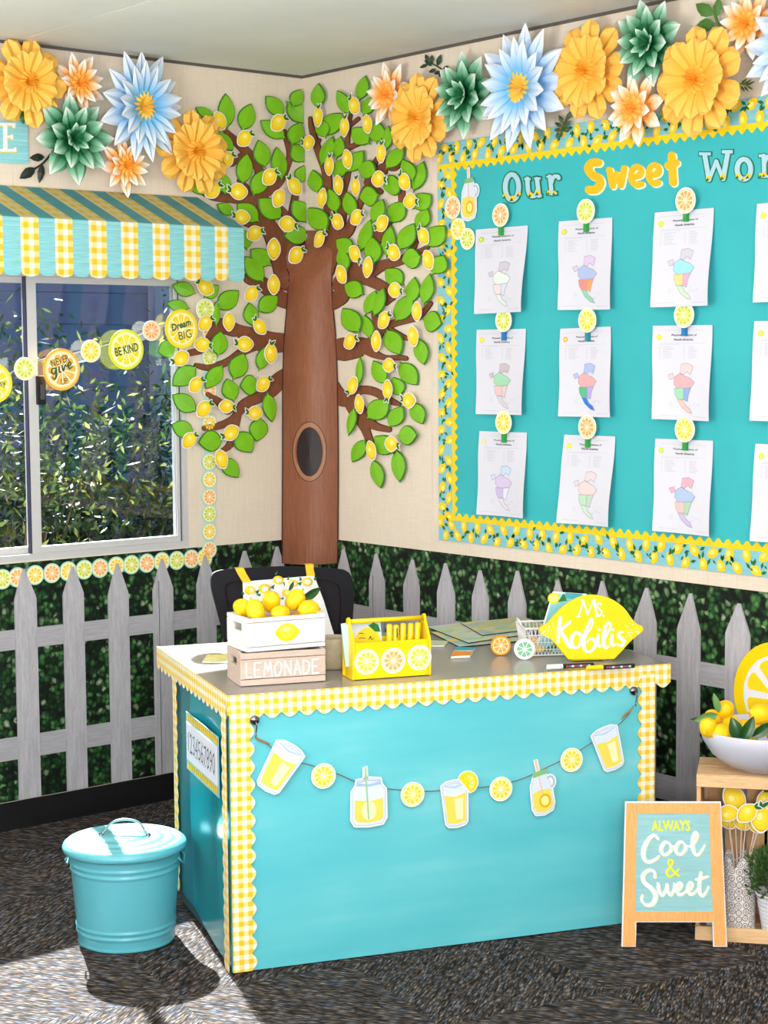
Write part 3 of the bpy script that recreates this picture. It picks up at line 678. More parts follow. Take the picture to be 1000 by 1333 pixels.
LV = [(BA,[(415,183,425,385,100),(565,242,510,400,105),(240,265,350,330,60),(648,198,745,315,95),(855,160,800,260,85),(615,340,755,445,95),(605,452,650,612,100),(710,492,740,685,95),
 (365,400,455,520,70),(540,528,510,710,98),(655,620,570,775,105),(400,645,415,765,85),(190,700,300,770,50),(850,350,800,480,100),(800,480,880,580,110),(365,825,465,880,70),(480,820,610,925,110),(605,790,740,910,120),
 (515,970,540,1085,90),(560,1085,670,1180,110),(525,1125,630,1275,105),(895,360,775,235,110),(750,1010,898,1000,112),(870,1095,800,1150,60),(870,600,850,700,95)]),
 (BB,[(110,95,250,145,90),(75,205,215,235,75),(390,100,300,170,85),(512,130,385,240,115),(745,160,630,255,110),(570,200,590,345,95),(375,190,370,340,50),(25,500,130,460,110),(400,370,380,520,105),(675,460,630,605,80),
 (540,500,475,660,120),(110,700,255,585,120),(310,720,405,575,95),(515,700,625,690,125),(435,655,475,790,105),(710,920,675,740,85),(110,750,255,850,110),(615,1035,640,890,115),(105,925,240,990,105),(265,1040,415,1020,130),(590,1100,500,975,125),(510,1250,410,1130,100)]),
 (BF,[(155,125,150,270,85),(262,165,330,305,80),(428,80,395,225,80),(470,200,415,310,80),(300,300,160,420,115),(160,330,200,440,90),(345,385,450,475,110),(490,340,490,470,105),(560,370,550,510,62),(240,430,175,600,78),(285,430,255,560,75),
 (650,490,555,620,90),(300,560,250,680,90),(418,515,320,640,95),(380,610,495,640,112),(640,565,700,690,90),(765,575,710,750,90),(120,625,150,760,92),(530,735,635,700,125),(215,730,255,875,85),(320,750,345,900,85),(390,790,500,770,122),(530,795,475,930,85),
 (655,810,560,930,115),(810,770,710,850,110),(790,850,735,970,90),(890,950,785,1070,122),(95,845,205,975,120),(5,800,100,930,112),(712,935,625,1090,105),(460,910,400,1100,80),(575,945,545,1130,85),(465,1010,480,1175,105),(255,1030,360,1100,100),(275,1080,325,1210,80),
 (635,1150,745,1130,125),(885,1120,825,1230,112),(540,1200,640,1290,110),(712,1245,690,1400,85)]),
 (BG,[(310,90,425,150,112),(820,25,790,210,85),(300,230,400,375,122),(500,125,445,270,80),(545,110,490,280,75),(430,270,465,410,75),(715,150,615,310,112),(890,325,775,300,130),(645,510,560,360,115),(785,570,745,410,90),(405,515,400,690,45),
 (480,540,560,680,95),(745,690,640,555,110),(600,640,640,750,100),(580,775,455,885,125),(660,810,580,935,95),(778,920,715,790,95),(335,990,370,820,55),(745,985,630,985,120),(355,1145,440,1010,85),(490,990,600,1090,122),(530,1300,485,1130,82),(640,1265,620,1070,88)])]
rnd = random.Random(5); li = 0; m_leaf_g = mat('green_card_leaf_glossy', '79BC2C', .2, .6, coat=.6)
for (ox,oy,s), L in LV:
    for tx, ty, bx_, by_, w_ in L:
        tx, ty, bx_, by_, w_ = ox+tx/s, oy+ty/s, ox+bx_/s, oy+by_/s, w_/s
        dx, dy = bx_-tx, by_-ty; ln = sqrt(dx*dx+dy*dy); dx /= ln; dy /= ln; nx, ny = -dy, dx; h = w_/2
        prof = [(0,0),(.1,.34),(.25,.72),(.42,.97),(.58,1.0),(.74,.86),(.88,.52),(.97,.12)]
        o_ = [(tx+dx*ln*t_+nx*h*q, ty+dy*ln*t_+ny*h*q) for t_, q in prof] + [(bx_+dx*2.5, by_+dy*2.5)] + [(tx+dx*ln*t_-nx*h*q, ty+dy*ln*t_-ny*h*q) for t_, q in prof[:0:-1]]
        cx, cy = (tx+bx_)/2, (ty+by_)/2; off = .009 + (li % 7)*.0022; li += 1
        tilt = rnd.uniform(-.004,.006); W_ = PL if cx < 398.4 else PR; n = len(o_); mb = MB()
        def q(x, y, z): return W_.on(x, y, off) + W_.n*(z + tilt*((x-tx)*dx+(y-ty)*dy)/ln)
        c = mb.add(q(cx, cy, .007)); a_ = [mb.add(q(cx+(x-cx)*.90, cy+(y-cy)*.90, .003)) for x,y in o_]; b_ = [mb.add(q(x, y, 0)) for x,y in o_]; d_ = [mb.add(q(x, y, -.0015)) for x,y in o_]
        for i in range(n):
            j = (i+1) % n; mb.face((c, a_[i], a_[j]), 0); mb.face((a_[i], b_[i], b_[j], a_[j]), 1); mb.face((b_[i], d_[i], d_[j], b_[j]), 1)
        # keep clear of the other wall
        for v in mb.v: v.x = min(v.x, -.0045); v.y = min(v.y, -.0045)
        gl = abs(cx-389.5) < 6 and abs(cy-147) < 8 or abs(cx-385) < 4 and abs(cy-305) < 6 or cx < 247
        obj('leaf', mb, [m_leaf_g if gl else m_leaf, m_leafe], tr)
# lemon cutouts (local shapes, shared)
def lemon_cut(tuft):
    mb = MB(); N = 22
    def body(rx_, ry_, nub, g=0): 
        return [((rx_+g)*cos(a_)*(1), (ry_+g)*sin(a_)+ (nub*(abs(sin(a_))**7)*(1 if sin(a_)>0 else -1))) for a_ in [2*pi*i/N for i in range(N)]]
    mb.prism(body(.026,.030,.006,.0), lambda x,y,n: V((x*1.14,y*1.11,n)), 0, .0015, 0)
    mb.prism(body(.026,.030,.005), ID, .0015, .0021, 1)
    mb.prism([(x*.93-.0015,y*.93-.0012) for x,y in body(.026,.030,.003)], lambda x,y,n: V((x+.002,y+.002,n)), .0021, .0024, 2)
    mb.prism([(x*.62-.003,y*.62+.003) for x,y in body(.026,.030,0)], ID, .0024, .0026, 5)
    mb.prism([(x*.30-.005,y*.30+.006) for x,y in body(.026,.030,0)], ID, .0026, .0028, 3)
    if tuft:
        for a_, L, wd in ((.55,.026,.010),(-.5,.018,.008)):
            for g, mi, z0, z1 in ((.0028,0,0,.0018),(0,4,.0018,.0026)):
                c0 = V((0,.030)); d = V((sin(a_+.35),cos(a_+.35))); s_ = V((d.y,-d.x)); L2 = L+g*1.5; w2 = wd/2+g
                pts = [c0+d*(-g), c0+d*L2*.35+s_*w2, c0+d*L2*.7+s_*w2*.8, c0+d*L2, c0+d*L2*.7-s_*w2*.8, c0+d*L2*.35-s_*w2]
                mb.prism([(p.x,p.y) for p in pts][::-1], ID, z0, z1, mi)
    return mb.mesh('lemon', [m_lw, m_lo, m_ly, m_lh, m_dg, mat('lemon_mid_print', 'F8DA3C', .45)])
LM = {0: lemon_cut(0), 1: lemon_cut(1)}
D = dict(u=0, ur=-50, r=-90, rd=-125, d=180, dl=140, l=90, ul=45, lu=65, ru=-65, ld=115)
LE = [(BA,[(383,343,''),(525,445,'ur'),(720,355,'ur'),(422,567,'ur'),(340,742,'ur'),(490,752,'l'),(670,668,'ur'),(815,722,'ul'),(722,792,''),(510,900,'l'),(773,940,'r'),(583,995,'ru'),(695,1085,''),(823,1120,'ur')]),
 (BB,[(310,110,'lu'),(585,148,'ur'),(718,95,''),(450,315,''),(635,345,'ul'),(308,325,'ur'),(290,452,'r'),(545,450,'l'),(700,505,'u'),(163,535,'ld'),(655,688,'ur'),(252,693,'ur'),(435,822,'r'),(605,862,'l'),(300,838,'ur'),(462,980,'ld'),(212,1025,'ur'),(405,1138,'')]),
 (BF,[(152,320,'u'),(97,470,'l'),(362,255,'ul'),(305,378,'u'),(437,362,''),(217,603,'u'),(322,565,''),(517,530,'u'),(502,680,'r'),(270,715,''),(370,725,'u'),(652,695,'ul'),(175,790,''),(685,808,'r'),(265,927,'lu'),(375,902,'ru'),(522,937,'ld'),(762,1010,'ul'),(160,1028,'ur'),(365,1112,'rd'),(590,1105,'lu'),(440,1190,''),(790,1148,''),(287,1232,'')]),
 (BG,[(610,125,'r'),(740,252,''),(545,303,'ur'),(345,428,'ru'),(500,428,''),(718,398,''),(575,570,'r'),(360,690,'dl'),(567,715,'d'),(400,800,''),(693,778,'l'),(470,1075,''),(590,1035,'r')])]
for (ox,oy,s), L in LE:
    for x, y, d_ in L:
        px, py = ox+x/s, oy+y/s; W_ = PL if px < 398.4 else PR
        rot = radians(D[d_]) if d_ else rnd.uniform(-.7,.7)
        sc = rnd.uniform(.9,1.04)*(1.0 if s != 4.444 else 1.05); P_ = W_.on(px, py, .030)
        if abs(px-398.4) < 14: P_ = W_.on(px, py, .045)
        if (P_-CAM).length and 372 < px < 436 and py > 350: P_ = trp(px, py, .006)
        link('lemon', LM[1 if d_ else 0], tr, W_.M(P_, rot) @ Matrix.Scale(sc, 4))
# ------------------------------------------------------------------ big paper flowers
def petal_mat(name, stops):
    def f(t):
        u = t.n('ShaderNodeUVMap'); s = t.n('ShaderNodeSeparateXYZ'); t.l(u.outputs[0], s.inputs[0]); t.l(t.ramp(s.outputs[0], stops), t.b.inputs['Base Color'])
    return mat(name, rough=.6, spec=.25, setup=f)
PM = {'yellow': petal_mat('petal_yellow', [(0,'F2A31C'),(.35,'F4B03A'),(1,'F5C05C')]),
      'orange': petal_mat('petal_orange_white', [(0,'EE8418'),(.5,'F4A548'),(.72,'F6D3AE'),(.9,'F4EEEE'),(1,'F4F0F0')]),
      'blue': petal_mat('petal_blue_white', [(0,'3A9AE0'),(.4,'6FB6EA'),(.72,'C6D9F0'),(.95,'E9ECF5'),(1,'E9ECF5')]),
      'green': petal_mat('petal_green_white', [(0,'064020'),(.52,'126238'),(.76,'78B090'),(1,'EDF3EF')]),
      'bluec': petal_mat('petal_centre_gold', [(0,'F0B838'),(.5,'F6CE5E'),(1,'F8DA80')]), 'orangec': petal_mat('petal_centre_orange', [(0,'F0932A'),(.5,'F6AF4A'),(1,'FACB78')])}
def petal_mesh(kind, wd, L=1.0, blunt=False, crease=.5, curl=.12):
    mb = MB(); NT_ = 9; S = (-1,-.55,0,.55,1); g = []
    for i in range(NT_+1):
        t_ = i/NT_
        if blunt: w_ = wd*min(1, (.22+.9*t_**.8))*(1 if t_ < .78 else sqrt(max(0, 1-((t_-.78)/.225)**2))*.995+.005)
        else: w_ = wd*(.25+.75*min(1, t_/.55)**.8)*(1 if t_ < .62 else max(0, 1-((t_-.62)/.38)**1.5)) + .002
        row = []
        for s in S:
            z = crease*w_*(0 if abs(s) > .9 else (1.0 if abs(s) > .3 else .25)) - curl*L*(t_-.35)**2*(1 if t_ > .35 else -.3) 
            row.append(mb.add((t_*L, s*w_, z), (t_, s*.5+.5)))
        g.append(row)
    for a, b in zip(g, g[1:]):
        for j in range(4): mb.face((a[j], b[j], b[j+1], a[j+1]))
    return mb.mesh('petal', [], False)
def pleat_center(r, n, h, m):
    mb = MB(); c = mb.add((0,0,h*.5), (0,0)); ri = []; ro = []
    for i in range(n*2):
        a = pi*i/n; up = i % 2
        ri.append(mb.add((r*.45*cos(a), r*.45*sin(a), h*(.75+.28*up)), (.3,0))); ro.append(mb.add((r*(1 if not up else .9)*cos(a), r*(1 if not up else .9)*sin(a), h*(.55 if not up else .85)), (.8,0)))
    rb = [mb.add((r*.75*cos(pi*i/n), r*.75*sin(pi*i/n), 0), (0,0)) for i in range(n*2)]
    for i in range(n*2):
        j = (i+1) % (n*2); mb.face((c, ri[i], ri[j])); mb.face((ri[i], ro[i], ro[j], ri[j])); mb.face((ro[i], rb[i], rb[j], ro[j]))
    return mb.mesh('flower_centre', [m])
PMESH = {}
def pm(key, *a, **k):
    if key not in PMESH: 
        me = petal_mesh(key, *a, **k); me.materials.append(PM[key.split('_')[0]]); PMESH[key] = me
    return PMESH[key]
# kind: (petal meshes, layers [(count, length, lift deg, height)], centre (r, n, h, material key))
FK = {
 'yellow': ([lambda: pm('yellow_a', .27, blunt=True, crease=.45, curl=.15)], [(9,1.0,6,.10,0), (12,.76,20,.16,0)], (.27,13,.42,'yellow')),
 'orange': ([lambda: pm('orange_a', .21, crease=.4, curl=.1)], [(8,1.0,8,.08,0), (8,.78,24,.14,0)], (.36,10,.40,'orangec')),
 'blue': ([lambda: pm('blue_a', .165, crease=.42, curl=.1)], [(13,1.0,7,.08,0), (14,.78,20,.12,0)], (.34,15,.28,'bluec')),
 'green': ([lambda: pm('green_a', .235, crease=.42, curl=.08)], [(8,1.0,10,.06,0), (8,.78,24,.10,0), (7,.44,44,.12,0)], None)}
_cm = {}
def flower(P, px, py, r_px, kind, label, rot=0.0, off=.03, tilt=0, sx=1.0):
    r = P.vm(px, py, 2*r_px)/2
    off2 = off + r*.12; M = P.M(P.on(px, py, off2) - P.n*r*.12, rot)
    if tilt: M = P.M(P.on(px, py, off2) - P.n*r*.12) @ RY(radians(tilt)) @ RZ(rot)
    t = thing('paper_flower', label, 'flower', M, 'big folded paper flowers on the walls'); rnd = random.Random(int(px*7+py))
    ms, layers, cen = FK[kind]
    for li_, (n, L, lift, h, _) in enumerate(layers):
        for i in range(n):
            a = 2*pi*(i+.5*(li_ % 2))/n + rnd.uniform(-.05,.05); s = r*L*rnd.uniform(.95,1.04)
            link('petal', ms[0](), t, M @ RZ(a) @ TR(0, 0, r*h*(1+.04*(i%3))) @ RY(-radians(lift+rnd.uniform(-3,4))) @ Matrix.Scale(s, 4))
    if cen:
        key = (kind,)
        if key not in _cm: _cm[key] = pleat_center(cen[0], cen[1], cen[2], PM[cen[3]])
        link('flower_centre', _cm[key], t, M @ RZ(rnd.random()) @ Matrix.Scale(r, 4))
    mb = MB(); mb.prism(ell(0,0,r*.2,r*.2,16), lambda x,y,n: M @ V((x,y,n)), -off+.002, r*.1); obj('backing_disc', mb, m_lw, t)
    return t
flower(PL, 33, 108, 57, 'yellow', 'large golden yellow paper flower at the far left above the letter sign')
flower(PL, 101, 109, 42, 'orange', 'small white and orange paper flower between the golden and the blue flower, by the ceiling', .3, off=.02)
flower(PL, 182, 139, 76, 'blue', 'big pale blue paper daisy with yellow centre on the window wall', .1, off=.05, tilt=12)
flower(PL, 95, 180, 60, 'green', 'dark green paper flower with white tips on the window wall', .1, off=.04)
flower(PL, 162, 216, 40, 'orange', 'small white and orange paper flower just above the awning', .1, off=.035)
flower(PL, 250, 198, 56, 'yellow', 'golden yellow paper flower overlapping the tree leaves on the window wall', .25, off=.022)
flower(PR, 509, 124, 44, 'orange', 'small white and orange paper flower nearest the corner on the board wall', .2, off=.02)
flower(PR, 548, 154, 58, 'yellow', 'golden yellow paper flower nearest the corner, left of the green one', .2, off=.035)
flower(PR, 606, 124, 60, 'green', 'dark green paper flower with white tips left of the big blue daisy', .1, off=.025)
flower(PR, 681, 115, 83, 'blue', 'big pale blue paper daisy with yellow centre above the word Our', .05, off=.045)
flower(PR, 769, 93, 66, 'yellow', 'golden yellow paper flower right of the big blue daisy', .1, off=.03)
flower(PR, 845, 56, 61, 'green', 'dark green paper flower between two golden flowers near the ceiling', .2, off=.035)
flower(PR, 829, 142, 50, 'orange', 'small white and orange paper flower above the word Sweet', .2, off=.045)
flower(PR, 913, 105, 74, 'yellow', 'largest golden yellow paper flower above the right part of the board', .3, off=.05)
flower(PR, 976, 32, 50, 'orange', 'small white and orange paper flower in the upper right corner', .2, off=.03)
flower(PR, 1038, 60, 84, 'blue', 'pale blue white paper daisy cut by the right photo edge', .1, off=.05)
# leaf sprigs
def sprig(P, pts, leaves, col, label, off=.012, sw=2.2):
    t = thing('leaf_sprig', label, 'leaves', P.at(pts[0][0], pts[0][1], off)); m_ = mat('sprig_'+col, col, .5)
    mf = lambda x,y,n: P.at(x,y,n)
    mb = MB(); stroke(mb, pts, sw, mf, off-.006, off+.001); obj('stem', mb, m_, t)
    for x0,y0,x1,y1,w_ in leaves:
        dx, dy = x1-x0, y1-y0; L = sqrt(dx*dx+dy*dy); dx/=L; dy/=L; nx, ny = -dy*w_/2, dx*w_/2
        pr = [(0,.0),(.2,.7),(.45,1),(.75,.65),(1,0)]
        o_ = [(x0+dx*L*t_+nx*q, y0+dy*L*t_+ny*q) for t_,q in pr]+[(x0+dx*L*t_-nx*q, y0+dy*L*t_-ny*q) for t_,q in pr[3:0:-1]]
        mb = MB(); cc = mb.add(P.at((x0+x1)/2,(y0+y1)/2,off+.008)); ii = [mb.add(P.at(x,y,off)) for x,y in o_]
        for i in range(len(ii)): mb.face((cc, ii[i], ii[(i+1)%len(ii)]))
        obj('leaf', mb, m_, t)
def cr(ox, oy, s, L): return [tuple([ox+l[0]/s, oy+l[1]/s, ox+l[2]/s, oy+l[3]/s, l[4]/s]) for l in L]
sprig(PL, [(64,201),(55,212),(42,221)], [(56,205,36,206,11),(44,219,23,233,14),(53,214,49,239,10)], '26302A', 'black green leaf sprig under the green flower at the left')
sprig(PL, [(30,130),(26,156)], [(26,146,28,162,9),(18,150,2,140,10)], '2E7A2E', 'green leaf tip under the left golden flower', off=.014)
fern = [(470+a/3.704, b/3.704, 470+c/3.704, d/3.704, w_/3.704) for a,b,c,d,w_ in [(335,300,318,262,22),(350,310,350,265,22),(375,320,395,262,26),(330,312,290,328,18),(350,320,312,290,18),(370,335,335,350,20),(390,345,360,358,20),(405,335,430,318,18),(400,350,385,372,18),(410,350,415,375,16)]]
sprig(PR, [(556,80),(570,86),(584,96)], fern, '2B4430', 'dark green fern sprig above the green flower on the board wall', off=.008, sw=1.2)
sprig(PR, [(746,150),(738,166),(735,178)], [(742,158,752,143,6),(740,162,733,150,6),(738,166,728,160,6),(738,166,750,158,6),(737,170,727,170,6),(737,170,748,168,6),(735,174,729,180,6)], '4B5B3B', 'olive leaf sprig hanging below the golden flower over the board border', off=.02, sw=1.2)
sprig(PR, [(944,38),(938,26),(935,16)], cr(700,0,3.333,[(780,70,705,20,62),(795,80,808,-10,40),(790,105,705,118,58),(800,110,825,125,14)]), '4C7A35', 'green leaf sprig beside the upper right white flower', off=.02)
sprig(PR, [(967,110),(979,110)], cr(840,0,6.25,[(815,690,870,640,18),(830,700,905,650,18),(850,705,935,665,18),(815,700,850,755,16),(840,705,880,752,16),(865,705,915,735,16)]), '55702F', 'small olive fern tip right of the largest golden flower', off=.02, sw=1.4)
sprig(PR, [(664,150),(656,160),(652,176)], [(660,150,652,176,9),(662,168,668,182,7)], '1F5A33', 'dark green leaf under the big blue daisy on the board border', off=.012)

# ------------------------------------------------------------------ bulletin board
bd = thing('bulletin_board', 'teal paper bulletin board with lemon print border and yellow scalloped edge', 'board', PR.P(1.5, .98, .002))
BX0 = .786; BX1 = 3.0; BZ0 = .982; BZ1 = 2.370
mb = MB(); mb.prism([(BX0,BZ0),(BX1,BZ0),(BX1,BZ1),(BX0,BZ1)], lambda x,y,n: PR.P(x,y,n), .001, .004); obj('teal_paper', mb, m_teal, bd)
BW = .078; SW = .016
def border(nm, a, b, inward, seed):
    """strip from a to b (2D), width grows inward"""
    a, b, inn = V(a), V(b), V(inward); d = (b-a); L = d.length; d.normalize()
    mp = lambda s, w_, n: PR.P(*(a+d*s+inn*w_), n)
    mb = MB(); mb.prism([(0,0),(L,0),(L,BW),(0,BW)], mp, .004, .0053 + seed*.0002, 0); obj('border_strip', mb, m_bord, bd)
    mb = MB(); n = int(L/.036); top = []
    for i in range(n*12+1):
        s = L*i/(n*12); top.append((s, BW+SW+.0072*cos(2*pi*i/12)))
    mb.prism([(0,BW-.004),(L,BW-.004)] + top[::-1], mp, .0042, .0061+seed*.00025); obj('scallop_edge', mb, m_syel, bd)
    rnd = random.Random(seed); s = .01; k_ = 0; mb = MB()
    while s < L-.01:
        row = k_ % 2; w_ = (.018 if row else .058)+rnd.uniform(-.005,.005); an = rnd.uniform(-1.2,1.2)+pi/2; cx, cy = s, w_; lev = .0070+.0001*(k_%3)
        c, si = cos(an), sin(an)
        bod = [(cx+ .0200*cos(q)*(1+.22*abs(cos(q))**6)*c - .0155*sin(q)*si, cy+ .0200*cos(q)*(1+.22*abs(cos(q))**6)*si + .0155*sin(q)*c) for q in [2*pi*i/14 for i in range(14)]]
        bod = [(max(.001,min(L-.001,x)), max(.001,y)) for x,y in bod]
        mb.prism(bod, mp, lev, lev, 0); mb.prism([(cx+(x-cx)*.45-.003, cy+(y-cy)*.45+.002) for x,y in bod], mp, lev+.0002, lev+.0002, 1)
        for q in range(2 + (k_%2)):
            a2 = an + rnd.uniform(-.9,.9) + (pi if q == 1 else 0); bx_, by_ = cx+.020*cos(a2), cy+.018*sin(a2); ll = rnd.uniform(.018,.028); a3 = a2+rnd.uniform(-.7,.7); dx, dy = cos(a3), sin(a3)
            o_ = [(bx_,by_),(bx_+dx*ll*.5-dy*.0055,by_+dy*ll*.5+dx*.0055),(bx_+dx*ll,by_+dy*ll),(bx_+dx*ll*.5+dy*.0055,by_+dy*ll*.5-dx*.0055)]
            if all(0 < x < L and 0.001 < y < BW+.01 for x,y in o_): mb.prism(o_, mp, lev+.0004, lev+.0004, 2)
        if k_ % 2 == 0:
            x_ = s+.012; y_ = .022
            for dx_, dy_ in ((.008,.012),(-.010,.010),(.011,-.006)):
                o_ = [(x_,y_),(x_+dx_*.7-dy_*.25,y_+dy_*.7+dx_*.25),(x_+dx_*1.2,y_+dy_*1.2),(x_+dx_*.7+dy_*.25,y_+dy_*.7-dx_*.25)]
                if all(0 < x < L and .001 < y for x,y in o_) and rnd.random() < .5: mb.prism(o_, mp, lev+.0004, lev+.0004, 2)
        s += rnd.uniform(.029,.036); k_ += 1
    obj('printed_lemons', mb, [m_lo2, m_lh2, m_dg], bd)['kind'] = 'stuff'
m_lo2 = mat('border_lemon', 'F3C81E', .5); m_lh2 = mat('border_lemon_light', 'F9E37A', .5)
border('b', (BX0,BZ1), (BX1,BZ1), (0,-1), 1); border('b', (BX0,BZ0), (BX1,BZ0), (0,1), 2); border('b', (BX0+.0,BZ0+BW), (BX0,BZ1-BW), (1,0), 3)

# worksheets
TLs = {(0,0):((622,299),(689.6,293.5),(629.6,409),(690,406)), (1,0):((623,429.3),(687,428),(630,538.7),(689,540)), (2,0):((626.5,561),(688.4,563),(630,668.8),(690,674)),
 (0,1):((730,288.5),(799.5,283.2),(736,403.7),(803.8,403)), (1,1):((731.8,428),(797.6,425),(737,541.6),(804,543)), (2,1):((737,565.6),(803.5,568),(737,679.6),(803.8,685)),
 (0,2):((854.8,277),(931.8,270.6),(859.6,400.4),(933.6,398)), (1,2):((852.4,424),(930,423),(859.7,545),(933.4,548)), (2,2):((855.6,570.7),(930.7,573.6),(860,690),(933.4,697.6)),
 (0,3):((988,265.5),(1070,258),(990.6,394),(1072,391)), (1,3):((984.4,418),(1068,417),(987.4,547),(1072,551)), (2,3):((985.8,577.4),(1067,581),(987.4,703),(1070,711))}
COLS = {(0,0):['C9C3CF','D9E4DF','E3D0D4','CFD4E8','D4DDD8'], (0,1):['D3BFE0','A9B7DE','E98A84','F0A060','8FC9A8'], (0,2):['CDC6D6','9ADBE8','FAD08A','F0A6C8','C4E3C0'],
 (1,0):['C4B8C0','9FD1AF','E3BDC0','D8C6C6','CFC9D0'], (1,1):['A7B8E2','F0A7A9','5BB58C','B6A2DE','2F78D8'], (1,2):['EFC9C9','F1A9AF','9CD3B0','8FA6DC','F2BCB4'],
 (2,0):['BFD4EA','CFC0E2','C3B4DE','D8DCE8','DAD0E0'], (2,1):['DACBD3','E7CBCB','B4D4B8','B9CDBB','BFD8C6'], (2,2):['EDA9B9','A9BDE6','E6BBB9','A8CFAE','C3B3D8']}
rown = ['top', 'middle', 'bottom']; coln = ['leftmost', 'second', 'third', 'rightmost, cut-off']
def poly_sc(P_, x0, y0, x1, y1): return [(x0+(x1-x0)*a, y0+(y1-y0)*b) for a, b in P_]
for (r_, c_), (tl, trr, bl, br) in TLs.items():
    t = thing('worksheet', 'white map worksheet in the %s row, %s column of the board' % (rown[r_], coln[c_]), 'paper', PR.at((bl[0]+br[0])/2, bl[1], .006), 'map worksheets on the bulletin board')
    rr = random.Random(r_*7+c_); am = rr.uniform(.007,.013)
    def sh(u, v, n, tl=tl, trr=trr, bl=bl, br=br, am=am):
        x = (tl[0]*(1-u)+trr[0]*u)*(1-v)+(bl[0]*(1-u)+br[0]*u)*v; y = (tl[1]*(1-u)+trr[1]*u)*(1-v)+(bl[1]*(1-u)+br[1]*u)*v
        # side edges wave in and out with the curl of the sheet
        return PR.at(x, y, .008+am*(1-cos(pi*v*1.1))+.004*sin(2.2*pi*v)*(1-u)+.010*v*(2*u-1)**2+n)
    mb = MB(); g = [[mb.add(sh(u/6, v/12, 0)) for u in range(7)] for v in range(13)]
    for a, b in zip(g, g[1:]):
        for j in range(6): mb.face((a[j], b[j], b[j+1], a[j+1]))
    sheet = obj('sheet', mb, m_paper, t, smooth=True)
    pr = MB(); n_ = .0012
    text(pr, 'Physical Features of', lambda x,y,n: sh(x, -y, n), .53, -.105, .42, .026, n_, bold=.012); text(pr, 'North America', lambda x,y,n: sh(x, -y, n), .52, -.15, .32, .024, n_, bold=.012)
    def ln(x0, y0, x1, h=.0035, mi=1): pr.prism([(x0,y0+h),(x1,y0+h),(x1,y0),(x0,y0)], lambda x,y,n: sh(x,y,n), n_, n_, mi)
    ln(.1,.05,.85,.002); ln(.12,.19,.88,.002); ln(.12,.20,.45,.002)
    for i in range(8):
        y = .225+i*.017; ln(.12,y,.14); ln(.18,y,.18+rr.uniform(.10,.2),.003); ln(.52,y,.54); ln(.6,y,.6+rr.uniform(.10,.16),.003)
    ln(.1,.955,.4,.0025); ln(.7,.96,.95,.0025)
    obj('print', pr, [m_ink, m_grey], t)['kind'] = 'stuff'
    mp = MB(); cs = COLS.get((r_, c_), ['C9C3CF','D9E4DF','E3D0D4','CFD4E8','D4DDD8']); x0, y0, x1, y1 = .26, .40, .80, .93
    REG = [([(.42,.02),(.62,0),(.8,.06),(.72,.22),(.6,.16),(.5,.22),(.38,.2)],0), ([(.2,.28),(.38,.2),(.55,.26),(.72,.3),(.86,.38),(.74,.48),(.55,.5),(.3,.5),(.18,.42)],1), ([(.2,.5),(.5,.5),(.5,.72),(.3,.72),(.22,.62)],2), ([(.5,.5),(.74,.48),(.66,.62),(.62,.76),(.5,.72)],3), ([(.3,.72),(.48,.73),(.56,.84),(.7,.9),(.78,1),(.62,.97),(.42,.86)],4), ([(0,.24),(.16,.2),(.18,.3),(.06,.33)],0)]
    for k_, (q, ci) in enumerate(REG):
        q = poly_sc(q, x0, y0, x1, y1); mp.prism(q, lambda x,y,n: sh(x,y,n), .0012+.0001*k_, .0012+.0001*k_, ci)
    mg = len(cs)
    for k_, (q, ci) in enumerate(REG):
        q = poly_sc(q, x0, y0, x1, y1)
        for a, b in zip(q, q[1:]+q[:1]):
            dx, dy = b[0]-a[0], b[1]-a[1]; L_ = sqrt(dx*dx+dy*dy); nx, ny = -dy/L_*.0025, dx/L_*.0025
            mp.prism([(a[0]+nx,a[1]+ny),(b[0]+nx,b[1]+ny),(b[0]-nx,b[1]-ny),(a[0]-nx,a[1]-ny)], lambda x,y,n: sh(x,y,n), .0019, .0019, mg)
    for k_ in range(7):
        x_, y_ = x0+(x1-x0)*(.68+.05*k_+rr.uniform(0,.03)), y0+(y1-y0)*(.78+rr.uniform(0,.12)); mp.prism([(x_,y_),(x_+.02,y_-.006),(x_+.022,y_)], lambda x,y,n: sh(x,y,n), .002, .002, mg)
    mp.prism(ell(.30,.83,.035,.03,10), lambda x,y,n: sh(x,y,n), .0012, .0012, mg+1)
    obj('coloured_map', mp, [mat('crayon_'+c, c, .7) for c in cs]+[mat('map_line', '9A96A8', .7), mat('compass_grey', 'CFCFD9', .7)], t)
    sk = MB(); skc = {(0,0):'A9CF3A',(0,1):'D9CE2E',(0,2):'D6DC3A',(1,0):'E9DA4A',(1,1):'EFB456',(1,2):'EBE03A',(2,0):'F0D2A0',(2,1):'E2DC2E',(2,2):'C5DB3A',(0,3):'E9D840',(1,3):'C6DA3A',(2,3):'EBD33A'}[r_,c_]
    sk.prism(ell(.115,.125,.045,.032,14), lambda x,y,n: sh(x,y,n), .0006, .0016, 0); sk.prism(ell(.115,.125,.02,.014,10), lambda x,y,n: sh(x,y,n), .0019, .0019, 1); obj('sticker', sk, [mat('sticker_'+skc, skc, .5), m_lh2], t)
